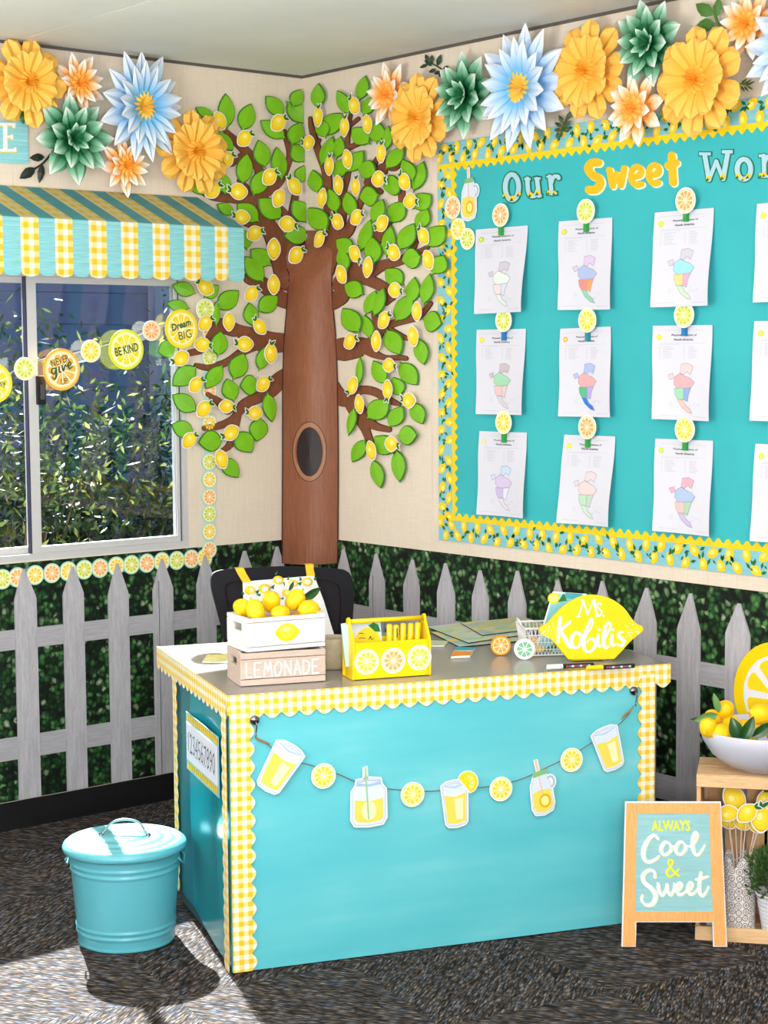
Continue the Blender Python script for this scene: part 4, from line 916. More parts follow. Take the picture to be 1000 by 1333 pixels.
# citrus clips
CL = [(652,280,'orange','green',0,0),(763,275,'lime','green',0,1),(893,261,'orange','green',0,2),(656,417,'lime','blue',1,0),(765,417,'lemon','teal',1,1),(891,410,'lime','blue',1,2),(656,550,'lemon','green',2,0),(765,556,'orange','green',2,1),(892,559,'lemon','green',2,2)]
for px, py, s, pc, r_, c_ in CL:
    t = thing('citrus_clip', '%s slice clip with %s peg holding the %s worksheet of the %s column' % (s, pc, rown[r_], coln[c_]), 'clip', PR.at(px, py, .012), 'citrus slice clips on the bulletin board')
    M = PR.M(PR.on(px, py, .026)); disc('slice_disc', s, M, .039, t, th=.06)
    mb = MB(); mb.box(PR.M(PR.on(px+1, py+17, .016)), -.0065, .0065, -.024, .03, -.004, .009); obj('peg', mb, mat('peg_'+pc, {'green':'2E9A46','blue':'2878B8','teal':'1E8A96'}[pc], .5), t)
    mb = MB(); mb.box(PR.M(PR.on(px+1, py+15, .0045)), -.005, .005, -.01, .02, -.0045, .0072); obj('peg_back', mb, mat('peg_'+pc), t)

# drawn drink cutouts: shared local shapes (unit: metres, origin at the middle)
m_liq = mat('lemonade_print', 'F3D55C', .45); m_liq2 = mat('lemonade_pale_print', 'F8EBB8', .45); m_gl = mat('glass_print', 'D2DFEE', .45); m_gl2 = mat('glass_blue_print', '9DBBE0', .45); m_st = mat('straw_green_print', '9CC79A', .45); m_stp = mat('straw_pink_print', 'F0B9A8', .45); m_lid = mat('lid_green_print', '7DB87A', .45)
DM = [m_lw, m_gl, m_liq, m_liq2, m_gl2, m_st, m_stp, m_lid, m_lo, m_lh, m_ly]
def offs(pts, g):
    cx = sum(p[0] for p in pts)/len(pts); cy = sum(p[1] for p in pts)/len(pts); n = len(pts); o = []
    for i in range(n):
        a, b = V(pts[i-1]), V(pts[(i+1) % n]); d = (b-a).normalized(); o.append((pts[i][0]+d.y*g, pts[i][1]-d.x*g))
    return o
def ccw(p): return p if sum(p[i][0]*p[(i+1)%len(p)][1]-p[(i+1)%len(p)][0]*p[i][1] for i in range(len(p))) > 0 else p[::-1]
def drink(kind):
    mb = MB(); g = .0045
    def lay(p, z, mi, t0=None): mb.prism(ccw(p), ID, z if t0 is None else t0, z, mi)
    def card(p): lay(offs(ccw(p), g), .0018, 0, 0)
    if kind in ('cup', 'glass'):
        wt, wb, h = (.039,.029,.056) if kind == 'cup' else (.033,.027,.052)
        body = [(-wt,h),(-wb,-h+.006),(-wb*.8,-h),(0,-h-.003),(wb*.8,-h),(wb,-h+.006),(wt,h),(wt*.6,h+.005),(0,h+.007),(-wt*.6,h+.005)]; card(body); lay(body, .0022, 4); lay(offs(ccw(body), -.0016), .0024, 1)
        q = lambda t_: wb+(wt-wb)*t_; f = .5
        lq = [(-q(.78)*.9,h*f),(-wb*.86,-h*.86),(0,-h*.93),(wb*.86,-h*.86),(q(.78)*.9,h*f),(0,h*f-.006)]; lay(lq, .0026, 2)
        lay([(-wb*.1,h*f-.012),(-wb*.05,-h*.72),(wb*.6,-h*.72),(q(.7)*.66,h*f-.012)], .0030, 3)
        lay([(-wt*.95,h*.96),(0,h*.80),(wt*.95,h*.96),(wt*.6,h),(0,h*1.05),(-wt*.6,h)], .0027, 4); lay([(-wt*.8,h*.97),(0,h*.86),(wt*.8,h*.97),(0,h*1.02)], .0031, 1)
        if kind == 'glass':
            c = (.034,.050); arc = [(c[0]+.027*cos(a), c[1]+.027*sin(a)) for a in [radians(-75+i*20) for i in range(12)]]
            lay(offs(ccw(arc), .003), .0034, 0, .002); lay(arc, .0038, 10)
            for i in range(4):
                a = radians(-52+i*42); lay([(c[0]+.005*cos(a), c[1]+.005*sin(a)), (c[0]+.020*cos(a-.3), c[1]+.020*sin(a-.3)), (c[0]+.020*cos(a+.3), c[1]+.020*sin(a+.3))], .0041, 9)
    if kind == 'jar':
        body = [(-.029,.046),(-.030,.034),(-.040,.022),(-.041,-.045),(-.034,-.057),(0,-.060),(.034,-.057),(.041,-.045),(.040,.022),(.030,.034),(.029,.046),(0,.05)]; card(body)
        stw = [(-.012,.04),(-.012,.076),(-.005,.078),(-.003,.04)]; lay(offs(ccw(stw), .003), .0018, 0, 0)
        lay(body, .0022, 4); lay(offs(ccw(body), -.0016), .0024, 1); lay([(-.034,.002),(-.035,-.042),(-.028,-.050),(0,-.053),(.028,-.050),(.035,-.042),(.034,.002),(0,-.003)], .0026, 2)
        lay(ell(0,-.025,.018,.022,14), .0029, 3); lay([(-.029,.044),(-.029,.034),(0,.031),(.029,.034),(.029,.044),(0,.047)], .0027, 4); lay([(-.027,.041),(0,.037),(.027,.041),(0,.044)], .003, 1)
        lay([(-.011,.074),(-.006,.076),(.001,-.045),(-.003,-.045)], .0033, 5)
    if kind == 'mug':
        body = [(-.018,.050),(-.020,.040),(-.030,.020),(-.033,-.045),(-.026,-.062),(0,-.066),(.026,-.058),(.033,-.04),(.030,.02),(.020,.040),(.018,.050)]; card(body)
        lay(ell(.030,.022,.018,.022,18), .0016, 0, 0); lay(ell(.030,.022,.014,.018,16), .0019, 4); lay(ell(.030,.022,.008,.012,14), .0021, 0)
        stw = [(-.006,.05),(-.010,.092),(-.003,.093),(.001,.05)]; lay(offs(ccw(stw), .003), .0018, 0, 0); lay(stw, .0022, 6)
        lay(body, .0024, 4); lay(offs(ccw(body), -.0014), .0026, 1); lay([(-.029,.0),(-.030,-.042),(-.022,-.056),(0,-.060),(.022,-.053),(.029,-.04),(.027,.002),(0,.006)], .0028, 2)
        lay(ell(.006,-.028,.018,.020,16), .0031, 8); lay(ell(.006,-.028,.012,.014,12), .0034, 9); lay([(-.006,.05),(-.002,.05),(.003,-.01),(.0,-.01)], .0036, 6)
        lay([(-.022,.044),(-.020,.058),(.020,.062),(.022,.048)], .0038, 7)
    return mb.mesh('drink_cutout', DM)
DK = {k_: drink(k_) for k_ in ('cup','glass','jar','mug')}
t = tag(link('jar_cutout', DK['mug'], None, PR.M(PR.on(611,258,.0085), radians(-2)) @ Matrix.Diagonal((1.08,1.12,1,1))), 'lemonade jar cutout with handle and pink straw in the upper left board corner', 'cutout')
for px, py, s, r, o_, lab in [(590,270,'orange',.039,.010,'orange slice cutout left of the jar cutout on the board border'),(597,298,'lemon',.037,.0075,'yellow lemon slice cutout under the orange slice on the border'),(609,311,'lime',.037,.0105,'lime slice cutout lowest of the three on the board corner')]:
    tag(disc('slice_cutout', s, PR.M(PR.on(px, py, o_)), r), lab, 'cutout')

# title letters
m_pb = mat('letter_pale_blue', 'A5CBDA', .5); m_sw = mat('letter_gold', 'F6B417', .5); m_cr = mat('letter_cream_shadow', 'EFE9C9', .5); m_go = mat('letter_green_outline', '1E6E47', .5)
def letter(lab, strokes, ox, oy, s, kind, bars_=(), lem=()):
    mf = pxm(PR, ox, oy, s); mb = MB()
    if kind == 'outline':
        for pts, w_, cl in strokes: stroke(mb, pts, w_+28, mf, .0045, .0058, 0, cl, sm=len(pts)>3 or cl)
        for b in bars_: bars(mb, [b], mf, .0045, .0062, 0, ex=14)
        for pts, w_, cl in strokes: stroke(mb, pts, w_, mf, .006, .0068, 1, cl, sm=len(pts)>3 or cl)
        for j, b in enumerate(bars_): bars(mb, [b], mf, .0060, .0074+j*.0001, 1)
        for j, (x, y, r) in enumerate(lem): 
            mb.prism(ell(x, y, r, r*.9, 10)[::-1], mf, .0078+j*.0001, .0078+j*.0001, 2); mb.prism([(x-r*1.1,y+r*1.3),(x-r*.2,y-r*.2),(x+r*.4,y+r*1.0)], mf, .0090+j*.0001, .0090+j*.0001, 3)
        ms = [m_go, m_pb, m_lo2, m_dg]
    else:
        for pts, w_, cl in strokes: stroke(mb, [tuple([p[0]+11, p[1]+9]+list(p[2:])) for p in pts], w_+10, mf, .0045, .0051, 0, cl, sm=len(pts)>3 or cl)
        for pts, w_, cl in strokes: stroke(mb, pts, w_+6, mf, .0057, .0064, 1, cl, sm=len(pts)>3 or cl)
        ms = [m_cr, m_sw]
    tag(obj('title_letter', mb, ms), lab, 'letter', 'title letters on the bulletin board')
Lo = 'pale blue lemon print cutout letter with green outline, %s'
letter(Lo % 'the O of Our', [([(238+72*sin(a), 532-138*cos(a)) for a in [2*pi*i/12 for i in range(12)]], 52, True)], 640, 180, 8.333, 'outline', lem=[(165,625,26),(245,650,30),(315,605,24)])
letter(Lo % 'the u of Our', [([(405,440),(412,560),(440,625),(490,620),(520,560)], 46, False), ([(508,440),(530,625)], 46, False)], 640, 180, 8.333, 'outline', [(372,432,440,456),(480,424,548,448),(515,612,560,640)], lem=[(440,610,28),(520,590,28)])
letter(Lo % 'the r of Our', [([(648,415),(668,600)], 44, False), ([(665,480),(690,420),(735,415),(745,435)], 40, False)], 640, 180, 8.333, 'outline', [(612,408,660,430),(618,585,725,612)], lem=[(640,585,22),(700,590,20)])
Ls = 'golden yellow bubble letter with cream shadow, %s'
letter(Ls % 'the S of Sweet', [([(205,212),(150,215),(118,262),(150,318),(205,345),(222,395),(185,445),(125,448)], 66, False)], 750, 180, 6.667, 'gold')
letter(Ls % 'the w of Sweet', [([(302,275),(330,415)], 50, False), ([(330,415),(362,310)], 44, False), ([(362,310),(400,410)], 44, False), ([(400,410),(432,262)], 50, False)], 750, 180, 6.667, 'gold')
letter(Ls % 'the first e of Sweet', [([(515,338),(572,318),(575,270),(535,248),(497,290),(495,365),(535,408),(580,398)], 46, False)], 750, 180, 6.667, 'gold')
letter(Ls % 'the second e of Sweet', [([(668,325),(725,305),(728,255),(688,234),(650,275),(648,350),(688,395),(728,385)], 46, False)], 750, 180, 6.667, 'gold')
letter(Ls % 'the t of Sweet', [([(843,150),(855,385)], 62, False), ([(808,240),(882,215)], 56, False)], 750, 180, 6.667, 'gold')
letter(Lo % 'the capital W cut before the edge', [([(195,320),(250,640)], 62, False), ([(252,640),(345,400)], 50, False), ([(345,400),(432,630)], 50, False), ([(435,630),(495,290)], 62, False)], 900, 170, 10, 'outline', [(125,285,275,325),(420,255,560,300)], lem=[(245,620,32),(435,600,38)])
letter(Lo % 'the o right of the W', [([(706+88*sin(a), 505-130*cos(a)) for a in [2*pi*i/12 for i in range(12)]], 64, True)], 900, 170, 10, 'outline', lem=[(630,590,32),(765,590,32),(700,630,24)])
letter(Lo % 'the r at the right edge', [([(965,330),(970,590)], 56, False), ([(975,420),(1010,340),(1080,330)], 50, False)], 900, 170, 10, 'outline', [(900,312,965,350),(900,580,1040,615)], lem=[(930,580,30),(975,570,30)])
# ------------------------------------------------------------------ desk
MD = Matrix((DU, DV, Z)).transposed().to_4x4(); MD.translation = DO
PLW = 1.252; PDP = .65; TH = .75
dk = thing('desk', 'teal covered teacher desk with grey top and yellow gingham scalloped edging', 'desk', MD)
def dbox(nm, x0,x1,y0,y1,z0,z1, m, par=dk, bv=0):
    mb = MB(); mb.box(Matrix(), x0,x1,y0,y1,z0,z1); o = obj(nm, mb, m, par, M=MD); 
    if bv: bevel(o, bv)
    return o
m_dark = mat('dark_desk_underside', '3A4A4C', .7)
m_top = mat('grey_laminate', '8F8A85', .22, .5)
dbox('desktop', -.004, 1.302, -.004, .849, .726, TH, m_top, bv=.002)
dbox('body', .012, PLW-.004, .012, PDP, .012, .7255, m_dark)
# front paper with a gentle bow, side films
mb = MB(); n = 12
g = [[mb.add((.0+PLW*i/n, -.0005-.004*sin(pi*i/n)*sin(pi*j/6), .004+.720*j/6)) for i in range(n+1)] for j in range(7)]
for a, b in zip(g, g[1:]):
    for i in range(n): mb.face((a[i], a[i+1], b[i+1], b[i]))
mb.box(Matrix(), 0, PLW, .001, .0115, .004, .724); obj('front_paper', mb, m_desk, dk, M=MD)
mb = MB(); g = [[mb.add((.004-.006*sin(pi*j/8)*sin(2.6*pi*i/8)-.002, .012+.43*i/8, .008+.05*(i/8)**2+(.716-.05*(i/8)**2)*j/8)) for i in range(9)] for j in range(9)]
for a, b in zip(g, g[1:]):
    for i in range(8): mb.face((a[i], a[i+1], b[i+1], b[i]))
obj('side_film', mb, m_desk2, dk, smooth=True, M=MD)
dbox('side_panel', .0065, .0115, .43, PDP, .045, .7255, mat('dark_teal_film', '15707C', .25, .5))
def scal(nm, P, a, b, inward, w_, amp, pitch, t0, t1, phase=0, uo=0):
    a, b, inn = V(a), V(b), V(inward); d = b-a; L = d.length; d.normalize(); n = max(1, round(L/pitch)); s8 = n*14
    ed = [(L*i/s8, w_-amp*1.05*(1-sqrt(sin(pi*i/14)**2+.015))) for i in range(s8+1)]
    mb = MB(); mp = lambda s, w2, nn: P.P(*(a+d*s+inn*w2), nn)
    mb.prism([(0,0),(L,0)]+ed[::-1], mp, t0, t1, 0, uvf=lambda s, w2: (s+.003+uo, w2+.006)); return obj(nm, mb, m_ging, dk)
PDt = Plane(DO - DV*.0045, DU, Z); PSt = Plane(DO - DU*.0045, -DV, Z)
scal('top_front_trim', PDt, (-.004,TH+.001), (1.302,TH+.001), (0,-1), .068, .016, .048, .0, .0018)
scal('top_side_trim', PSt, (-.849,TH+.001), (.004,TH+.001), (0,-1), .068, .016, .048, .0, .0018)
scal('front_left_trim', PD, (0,.005), (0,.724), (1,0), .066, .015, .048, .0052, .0068)
scal('front_right_trim', PD, (PLW,.005), (PLW,.724), (-1,0), .054, .014, .048, .0052, .0068)
scal('side_front_trim', PS, (0,.005), (0,.724), (-1,0), .05, .014, .044, .009, .0105)
scal('side_back_trim', PS, (-PDP,.05), (-PDP,.724), (1,0), .05, .014, .044, .002, .0035)
# number strip on the desk side
ns = thing('number_strip', 'white strip of dotted numbers with lemon border on the desk side', 'sign', PS.P(-.24, .5, .012))
c_ = [PS.at(242,922), PS.at(291,985), PS.at(292,1023), PS.at(241,969)]
uvs_ = [PS.uv(241,922), PS.uv(292,984), PS.uv(292,1026), PS.uv(241,976)]
xa, xb2 = -.425, -.075; za, zb2 = PS.uv(266,952)[1], PS.uv(266,1001)[1]
zt, zbm = max(za, zb2), min(za, zb2)
pf = lambda x,y,n: PS.P(x,y,n)
mb = MB(); mb.prism([(xa-.01,zbm-.03),(xb2+.012,zbm-.03),(xb2+.012,zt+.028),(xa-.01,zt+.028)], pf, .013, .0142, 0)
rnd = random.Random(8)
for yy in (zt+.015, zbm-.015):
    for i in range(16):
        x = xa+(xb2-xa)*(i+.5)/16; o_ = ell(x, yy+rnd.uniform(-.003,.003), .0095, .0115, 10); mb.prism(o_, pf, .0144, .0144, 1)
        mb.prism([(x+.008,yy-.012),(x+.016,yy+.002),(x+.012,yy+.012)], pf, .0146, .0146, 2)
obj('lemon_border', mb, [m_bord, m_lo2, m_dg], ns)
mb = MB(); mb.prism([(xa,zbm),(xb2,zbm),(xb2,zt),(xa,zt)], pf, .0148, .0158); obj('strip', mb, mat('number_strip_white', 'DADAE6', .5), ns)
mb = MB(); text(mb, '1234567890', pf, (xa+xb2)/2, (zt+zbm)/2, (xb2-xa)*.88, (zt-zbm)*.5, .0162, 0, bold=-.012)
for i in range(10):
    x = xa+(xb2-xa)*(.085+.088*i+.02); 
    for dy in (-.26,.26): mb.prism(ell(x+rnd.uniform(-.008,.008), (zt+zbm)/2+(zt-zbm)*dy, .0032, .0032, 8), pf, .0165, .0165)
obj('digits', mb, mat('digit_grey', '4A4A5A', .6), ns)

# garland on the desk front
dg = thing('drink_garland', 'twine garland of lemonade glass, jar and lemon slice cutouts on the desk front', 'garland', PD.at(593, 1000, .02))
tw = [(331,960),(340,963),(356,975),(381,990),(400,994),(421,1001),(442,1008),(460,1016),(480,1021),(505,1026),(537,1028),(560,1029),(593,1026),(625,1024),(652,1020),(680,1012),(706,1000),(727,990),(744,982),(765,968),(793,951),(812,934),(823,918)]
mb = MB(); mb.tube([PD.at(x, y, .0105) for x, y in smooth_pts(tw, 3)], .0014, 6); obj('twine', mb, m_string, dg)
mb = MB()
for q in ([(331,958),(335,962),(345,966),(350,968)], [(822,919),(817,925),(810,931),(806,936)]): mb.tube([PD.at(x, y, .012) for x, y in q], [.002,.0036,.0034,.001], 6)
obj('twine_knot', mb, mat('frayed_twine', '8C7350', .9), dg)
for px, py, kd, rot, sc, lb in [(363,1000,'cup',-33,1.10,'tilted glass of lemonade'),(480,1041,'jar',0,1.18,'jar with green straw'),(593,1047,'glass',4,1.12,'glass with lemon wedge'),(705,1030,'mug',8,1.0,'handled jar with pink straw'),(793,975,'cup',17,1.02,'glass of lemonade tilted left')]:
    o = link('drink_card', DK[kd], dg, PD.M(PD.on(px, py, .013), radians(rot)) @ Matrix.Diagonal((sc,sc,1,1))); o['label'] = lb
for px, py in ((421,1010),(537,1034),(652,1027),(744,989)): disc('slice_card', 'lemon', PD.M(PD.on(px, py, .013)), .0345, dg, th=.05)
for px, py, lb in ((331,937,'left'),(824.5,899,'right')):
    h = thing('magnetic_hook', 'small chrome hook holding the %s end of the desk garland' % lb, 'hook', PD.at(px, py, .012)); M = PD.M(PD.on(px, py, .007))
    mb = MB(); mb.lathe([(.011,0),(.0125,.002),(.0125,.007),(.010,.010),(0,.011)], M, 20); obj('magnet', mb, m_chrome, h, smooth=True)
    mb = MB(); mb.tube([M @ V(p) for p in ((0,0,.010),(0,-.002,.017),(.002,-.012,.019),(.001,-.028,.016),(0,-.038,.012),(-.001,-.041,.017),(-.001,-.036,.021))], .0016, 6); obj('hook_wire', mb, m_chrome, h, smooth=True)

# ------------------------------------------------------------------ lemons and leaves (3D)
def lemon3d(seed=0):
    mb = MB(); prof = []
    for i in range(17):
        t_ = i/16; z = -1.18+2.36*t_; q = max(0, 1-(abs(z)/1.02)**2.3); r = .80*sqrt(q)
        if abs(z) > .92: r = max(r, .17*sqrt(max(0, (1.18-abs(z))/.26)))
        prof.append((max(r, .0), z))
    wb = lambda a, z: .02*sin(2*a+z*2+seed)+.012*sin(3*a-z*4)
    prof[0] = (.02, prof[0][1]); prof[-1] = (.02, prof[-1][1])
    mb.lathe(prof, RY(radians(90)), 24, 0, wb); return mb.mesh('peel', [m_lem], True)
L3 = [lemon3d(0), lemon3d(2)]
def lemon(P3, size, label, az=0, el=0, roll=0, group=None):
    M = TR(*P3) @ RZ(az) @ RY(el) @ RX(roll) @ Matrix.Scale(size, 4)
    t = thing('lemon', label, 'lemon', M, group); link('peel', L3[int(az*10) % 2], t, M)
    mb = MB(); mb.lathe([(.09,1.15),(.10,1.19),(.05,1.22),(0,1.215)], RY(radians(90)), 8); link('stem_end', mb.mesh('stem_end', [m_stemend]), t, M); return t
def leaf3d(M, L, w_, label, mt=None, bend=.25):
    mb = MB(); g = []
    for i in range(9):
        t_ = i/8; ww = w_/2*(sin(pi*t_**.85)**.8 if 0 < t_ < 1 else .03); z = -bend*L*(t_-.3)**2
        g.append([mb.add((t_*L, s*ww, z+abs(s)*ww*.35)) for s in (-1,-.5,0,.5,1)])
    for a, b in zip(g, g[1:]):
        for j in range(4): mb.face((a[j], b[j], b[j+1], a[j+1]))
    return tag(obj('lemon_leaf', mb, mt or m_rleaf, None, True, M), label, 'leaf')
VU = V((.77,-.64,0)).normalized(); VB = V((.64,.77,0)).normalized()  # across / away from the viewpoint in plan
def faceM(P3, rot=0.0, lean=0.0, yaw=0.0):
    x = VU.copy(); x.rotate(Matrix.Rotation(yaw, 3, 'Z')); m = Matrix((x, Z, x.cross(Z))).transposed().to_4x4(); m.translation = V(P3); return m @ RX(-lean) @ RZ(rot)
def leaf_to(P, a, b, w_, label, mt=None, off=0, roll=0):
    """leaf lying from photo point a to b on plane P"""
    A, B = P.at(*a, off), P.at(*b, off); x = (B-A); L = x.length; x.normalize(); z = P.n.copy(); z = (z-x*z.dot(x)).normalized(); y = z.cross(x)
    M = Matrix((x,y,z)).transposed().to_4x4(); M.translation = A; return leaf3d(M @ RX(roll), L, w_, label, mt)

# ------------------------------------------------------------------ crates on the desk
def frameM(P3, az): u = V((cos(radians(az)), sin(radians(az)), 0)); v = V((-u.y, u.x, 0)); m = Matrix((u, v, Z)).transposed().to_4x4(); m.translation = V(P3); return m
def small_crate(M, w_, d, h, m, label, splits, th=.008):
    t = thing('small_crate', label, 'crate', M)
    def bx(nm, *a, bv=.0012): mb = MB(); mb.box(Matrix(), *a); return bevel(obj(nm, mb, m, t, M=M), bv)
    bx('base_board', th, w_-th, th, d-th, .001, .006)
    for y0 in (0, d-th):
        for z0, z1 in splits: bx('slat', 0, w_, y0, y0+th, z0*h+.0009, z1*h-.0009)
    hx0, hx1, hz0, hz1 = d*.28, d*.72, h*.56, h*.80
    for x0 in (.0002, w_-th-.0002):
        mb = MB(); q = (x0, x0+th)
        for a in ((th+.0003, hx0, 0, h), (hx1, d-th-.0003, 0, h), (hx0, hx1, 0, hz0), (hx0, hx1, hz1, h)): mb.box(Matrix(), q[0], q[1], *a)
        obj('end_board', mb, m, t, M=M)
    return t
M1 = frameM((-1.448,-1.622,TH+.001), -21); CL1 = small_crate(M1, .238, .155, .090, m_white_wood, 'whitewashed crate lettered lemonade under the white crate', ((0,.20),(.20,.80),(.80,1)))
pf1 = lambda x,y,n: M1 @ V((x, -n, y))
mb = MB(); xs0 = .020
def lst(L, ox): 
    for l in L: stroke(mb, [(ox+x, y) for x,y in l], .0042, pf1, .0001, .0007, k=3, sm=len(l) > 2)
U_ = .0285; b_, t_ = .024, .062; m_ = (b_+t_)/2
GL = {'L':[[(0,t_),(0,b_)],[(0,b_),(.015,b_)]], 'E':[[(0,t_),(0,b_)],[(0,b_),(.016,b_)],[(0,m_),(.013,m_)],[(0,t_),(.016,t_)]], 'M':[[(0,b_),(.004,t_)],[(.004,t_),(.011,m_-.006)],[(.011,m_-.006),(.018,t_)],[(.018,t_),(.022,b_)]],
 'O':[[(.010,t_),(.001,m_+.006),(.002,b_+.004),(.011,b_),(.020,m_),(.018,t_-.004),(.009,t_)]], 'N':[[(0,b_),(0,t_)],[(0,t_),(.017,b_)],[(.017,b_),(.017,t_)]], 'A':[[(0,b_),(.009,t_)],[(.009,t_),(.019,b_)],[(.004,m_-.005),(.015,m_-.005)]], 'D':[[(0,b_),(0,t_)],[(0,t_),(.014,t_-.006),(.017,m_),(.012,b_+.004),(0,b_)]]}
xo = .016
for ch in 'LEMONADE': lst(GL[ch], xo); xo += {'L':.023,'E':.026,'M':.029,'O':.029,'N':.026,'A':.026,'D':.026}[ch]
obj('lettering', mb, m_lw, CL1, M=Matrix())
M2 = frameM((-1.431,-1.632,TH+.0925), -13); w2, d2, h2 = .229, .150, .092
CL2 = small_crate(M2, w2, d2, h2, m_wht, 'white crate with a painted lemon, full of lemons, topmost on the desk', ((0,.14),(.14,.86),(.86,1)))
pf2 = lambda x,y,n: M2 @ V((x, -n, y))
mb = MB(); cx, cy = .116, .047
mb.prism([(cx+.030*cos(a)*(1+.2*abs(cos(a))**9), cy+.0245*sin(a)) for a in [2*pi*i/26 for i in range(26)]], pf2, .0001, .0004, 0); mb.prism(ell(cx-.002,cy+.003,.0235,.018,20), pf2, .0005, .0006, 1); mb.prism(ell(cx-.002,cy+.009,.013,.006,14), pf2, .0007, .0008, 2)
obj('painted_lemon', mb, [mat('painted_lemon_yellow', 'F3CF05', .5), mat('painted_lemon_mid', 'F6DD3C', .5), m_lh], CL2, M=Matrix())
PC2 = Plane(M2 @ V((0,.055,0)), M2.to_3x3().col[0], Z); PC3 = Plane(M2 @ V((0,.10,0)), M2.to_3x3().col[0], Z)
for P_, px, py, s, az_, el_, lb in [(PC3,316,791,.030,.4,.5,'leftmost lemon in the white crate with a greenish end'),(PC2,332.5,795,.031,2.2,-1.2,'lemon second from the left at the front of the white crate'),(PC3,353,783,.0315,1.2,.9,'upper middle lemon in the white crate'),(PC2,365,799,.030,.2,.1,'low middle lemon half sunk behind the crate rim'),(PC3,384,781,.0315,-.6,-.9,'highest lemon in the white crate beside the leaf'),(PC2,402,793,.031,-.1,.05,'rightmost lemon lying sideways in the white crate'),(PC3,338,808,.029,.9,0,'lemon buried low in the crate at the left'),(PC3,392,806,.029,-.3,.1,'lemon buried low in the crate at the right')]:
    lemon(P_.at(px, py), s, lb, az_, el_, group='lemons in the white crate')
leaf_to(PC3, (391,779), (417,765), .026, 'glossy green leaf sticking up from the lemons in the white crate', off=.012, roll=.1)
leaf_to(PC3, (378,770), (385,757), .012, 'small dark leaf tip behind the highest lemon', off=-.01)

# pot behind the crates
Pp = V((-1.085,-1.560,TH+.001)); t = thing('round_pot', 'cream round pot mostly hidden between the crates and the yellow caddy', 'pot', Pp); M = TR(*Pp)
mb = MB(); mb.lathe([(.036,0),(.042,.01),(.047,.05),(.046,.085),(.043,.09),(.041,.085),(.043,.05),(.038,.012),(0,.01)], M, 32); obj('pot_body', mb, mat('cream_printed_pot', 'CFC8B4', .5, var=.3, vscale=40, vcol='8A6A3C'), t, smooth=True)

# ------------------------------------------------------------------ yellow caddy
MC = frameM((-1.164,-1.748,TH+.001), -20.5); wC, dC, hC = .229, .092, .104
cd_ = thing('tool_caddy', 'bright yellow wooden caddy with three citrus slices on its front', 'caddy', MC)
def cb_(nm, *a, m=m_yel): mb = MB(); mb.box(Matrix(), *a); return bevel(obj(nm, mb, m, cd_, M=MC), .0012)
cb_('front_board', .0085, wC-.0085, 0, .007, .001, hC-.002); cb_('back_board', .0085, wC-.0085, dC-.007, dC, .001, hC-.002); cb_('bottom_board', .0085, wC-.0085, .0072, dC-.0072, .001, .006)
for x0 in (0, wC-.008):
    mb = MB(); pts = [(0,0),(dC,0),(dC,hC-.002),(dC*.62,.150),(dC*.60,.162),(dC*.5,.167),(dC*.40,.162),(dC*.38,.150),(0,hC-.002)]
    mb.prism(pts, lambda x,y,n: V((n, x, y)), x0, x0+.008); bevel(obj('end_board', mb, m_yel, cd_, M=MC), .0012)
mb = MB(); mb.tube([V((.0085,dC/2,.155)), V((wC-.0085,dC/2,.155))], .0065, 14); obj('handle', mb, m_yel, cd_, smooth=True, M=MC)
PCd = Plane(MC @ V((0,0,0)), MC.to_3x3().col[0], Z)
for px, py, s in ((477.5,861.5,'lime'),(512,860,'orange'),(546,856,'lime')): disc('painted_slice', s, PCd.M(PCd.on(px, py, .0003)), .0355, cd_, th=.012)
PCm = Plane(MC @ V((0,.062,0)), MC.to_3x3().col[0], Z); pmC = lambda x,y,n: PCm.at(x,y,n)
bk = thing('lemon_booklet', 'aqua booklet with a lemon cover standing in the yellow caddy', 'booklet', PCm.at(475, 840))
mb = MB(); mb.prism([(450,868),(500,864),(494.5,805),(444,812)], pmC, -.003, .002, 0); obj('cover', mb, mat('booklet_aqua', 'B9DDDD', .5), bk)
mb = MB(); mb.prism([(456,861),(497,858),(490,808),(452,812)], pmC, .0022, .0024, 0)
mb.prism([(458,848)]+[(460,832),(466,823),(475,817),(484,817),(492,824),(497,836),(498,858),(458,858)], pmC, .0026, .0028, 1); mb.prism([(479,814),(486,810),(492,813),(495,822),(488,822)], pmC, .003, .0032, 2)
for L_ in ([(467,825),(470,824),(473,825)],[(467,831),(471,830),(475,831)],[(480,832),(482,828),(483,832),(486,831)]): stroke(mb, L_, .9, pmC, .003, .0034, 3)
obj('cover_print', mb, [mat('booklet_grey', 'C8D3D6', .5), m_lo2, m_dg, m_ink], bk)
for i, (px, tp, lean) in enumerate([(507,812,-1),(514.5,813,0),(523,811,1),(532,811,2),(541,810,2)]):
    A = PCm.at(px, 866, .004); B = PCm.at(px+lean+.5, tp, .004); t = thing('yellow_pen', 'yellow pen standing in the caddy, %s from the left' % ['first','second, with a black clip','third','fourth','fifth'][i], 'pen', A, 'yellow pens in the caddy')
    mb = MB(); mb.tube([A, A.lerp(B,.5), B.lerp(A,.03), B], [.008,.0085,.0085,.0065], 12); obj('barrel', mb, m_yel, t, smooth=True)
    mb = MB(); c = A.lerp(B,.93)-PCm.n*(-.0066); mb.box(PCm.M(A.lerp(B,.80)+PCm.n*.0090), -.0015,.0015,-.012,.015,0,.0015); obj('clip', mb, m_yel if i != 1 else m_ink, t)

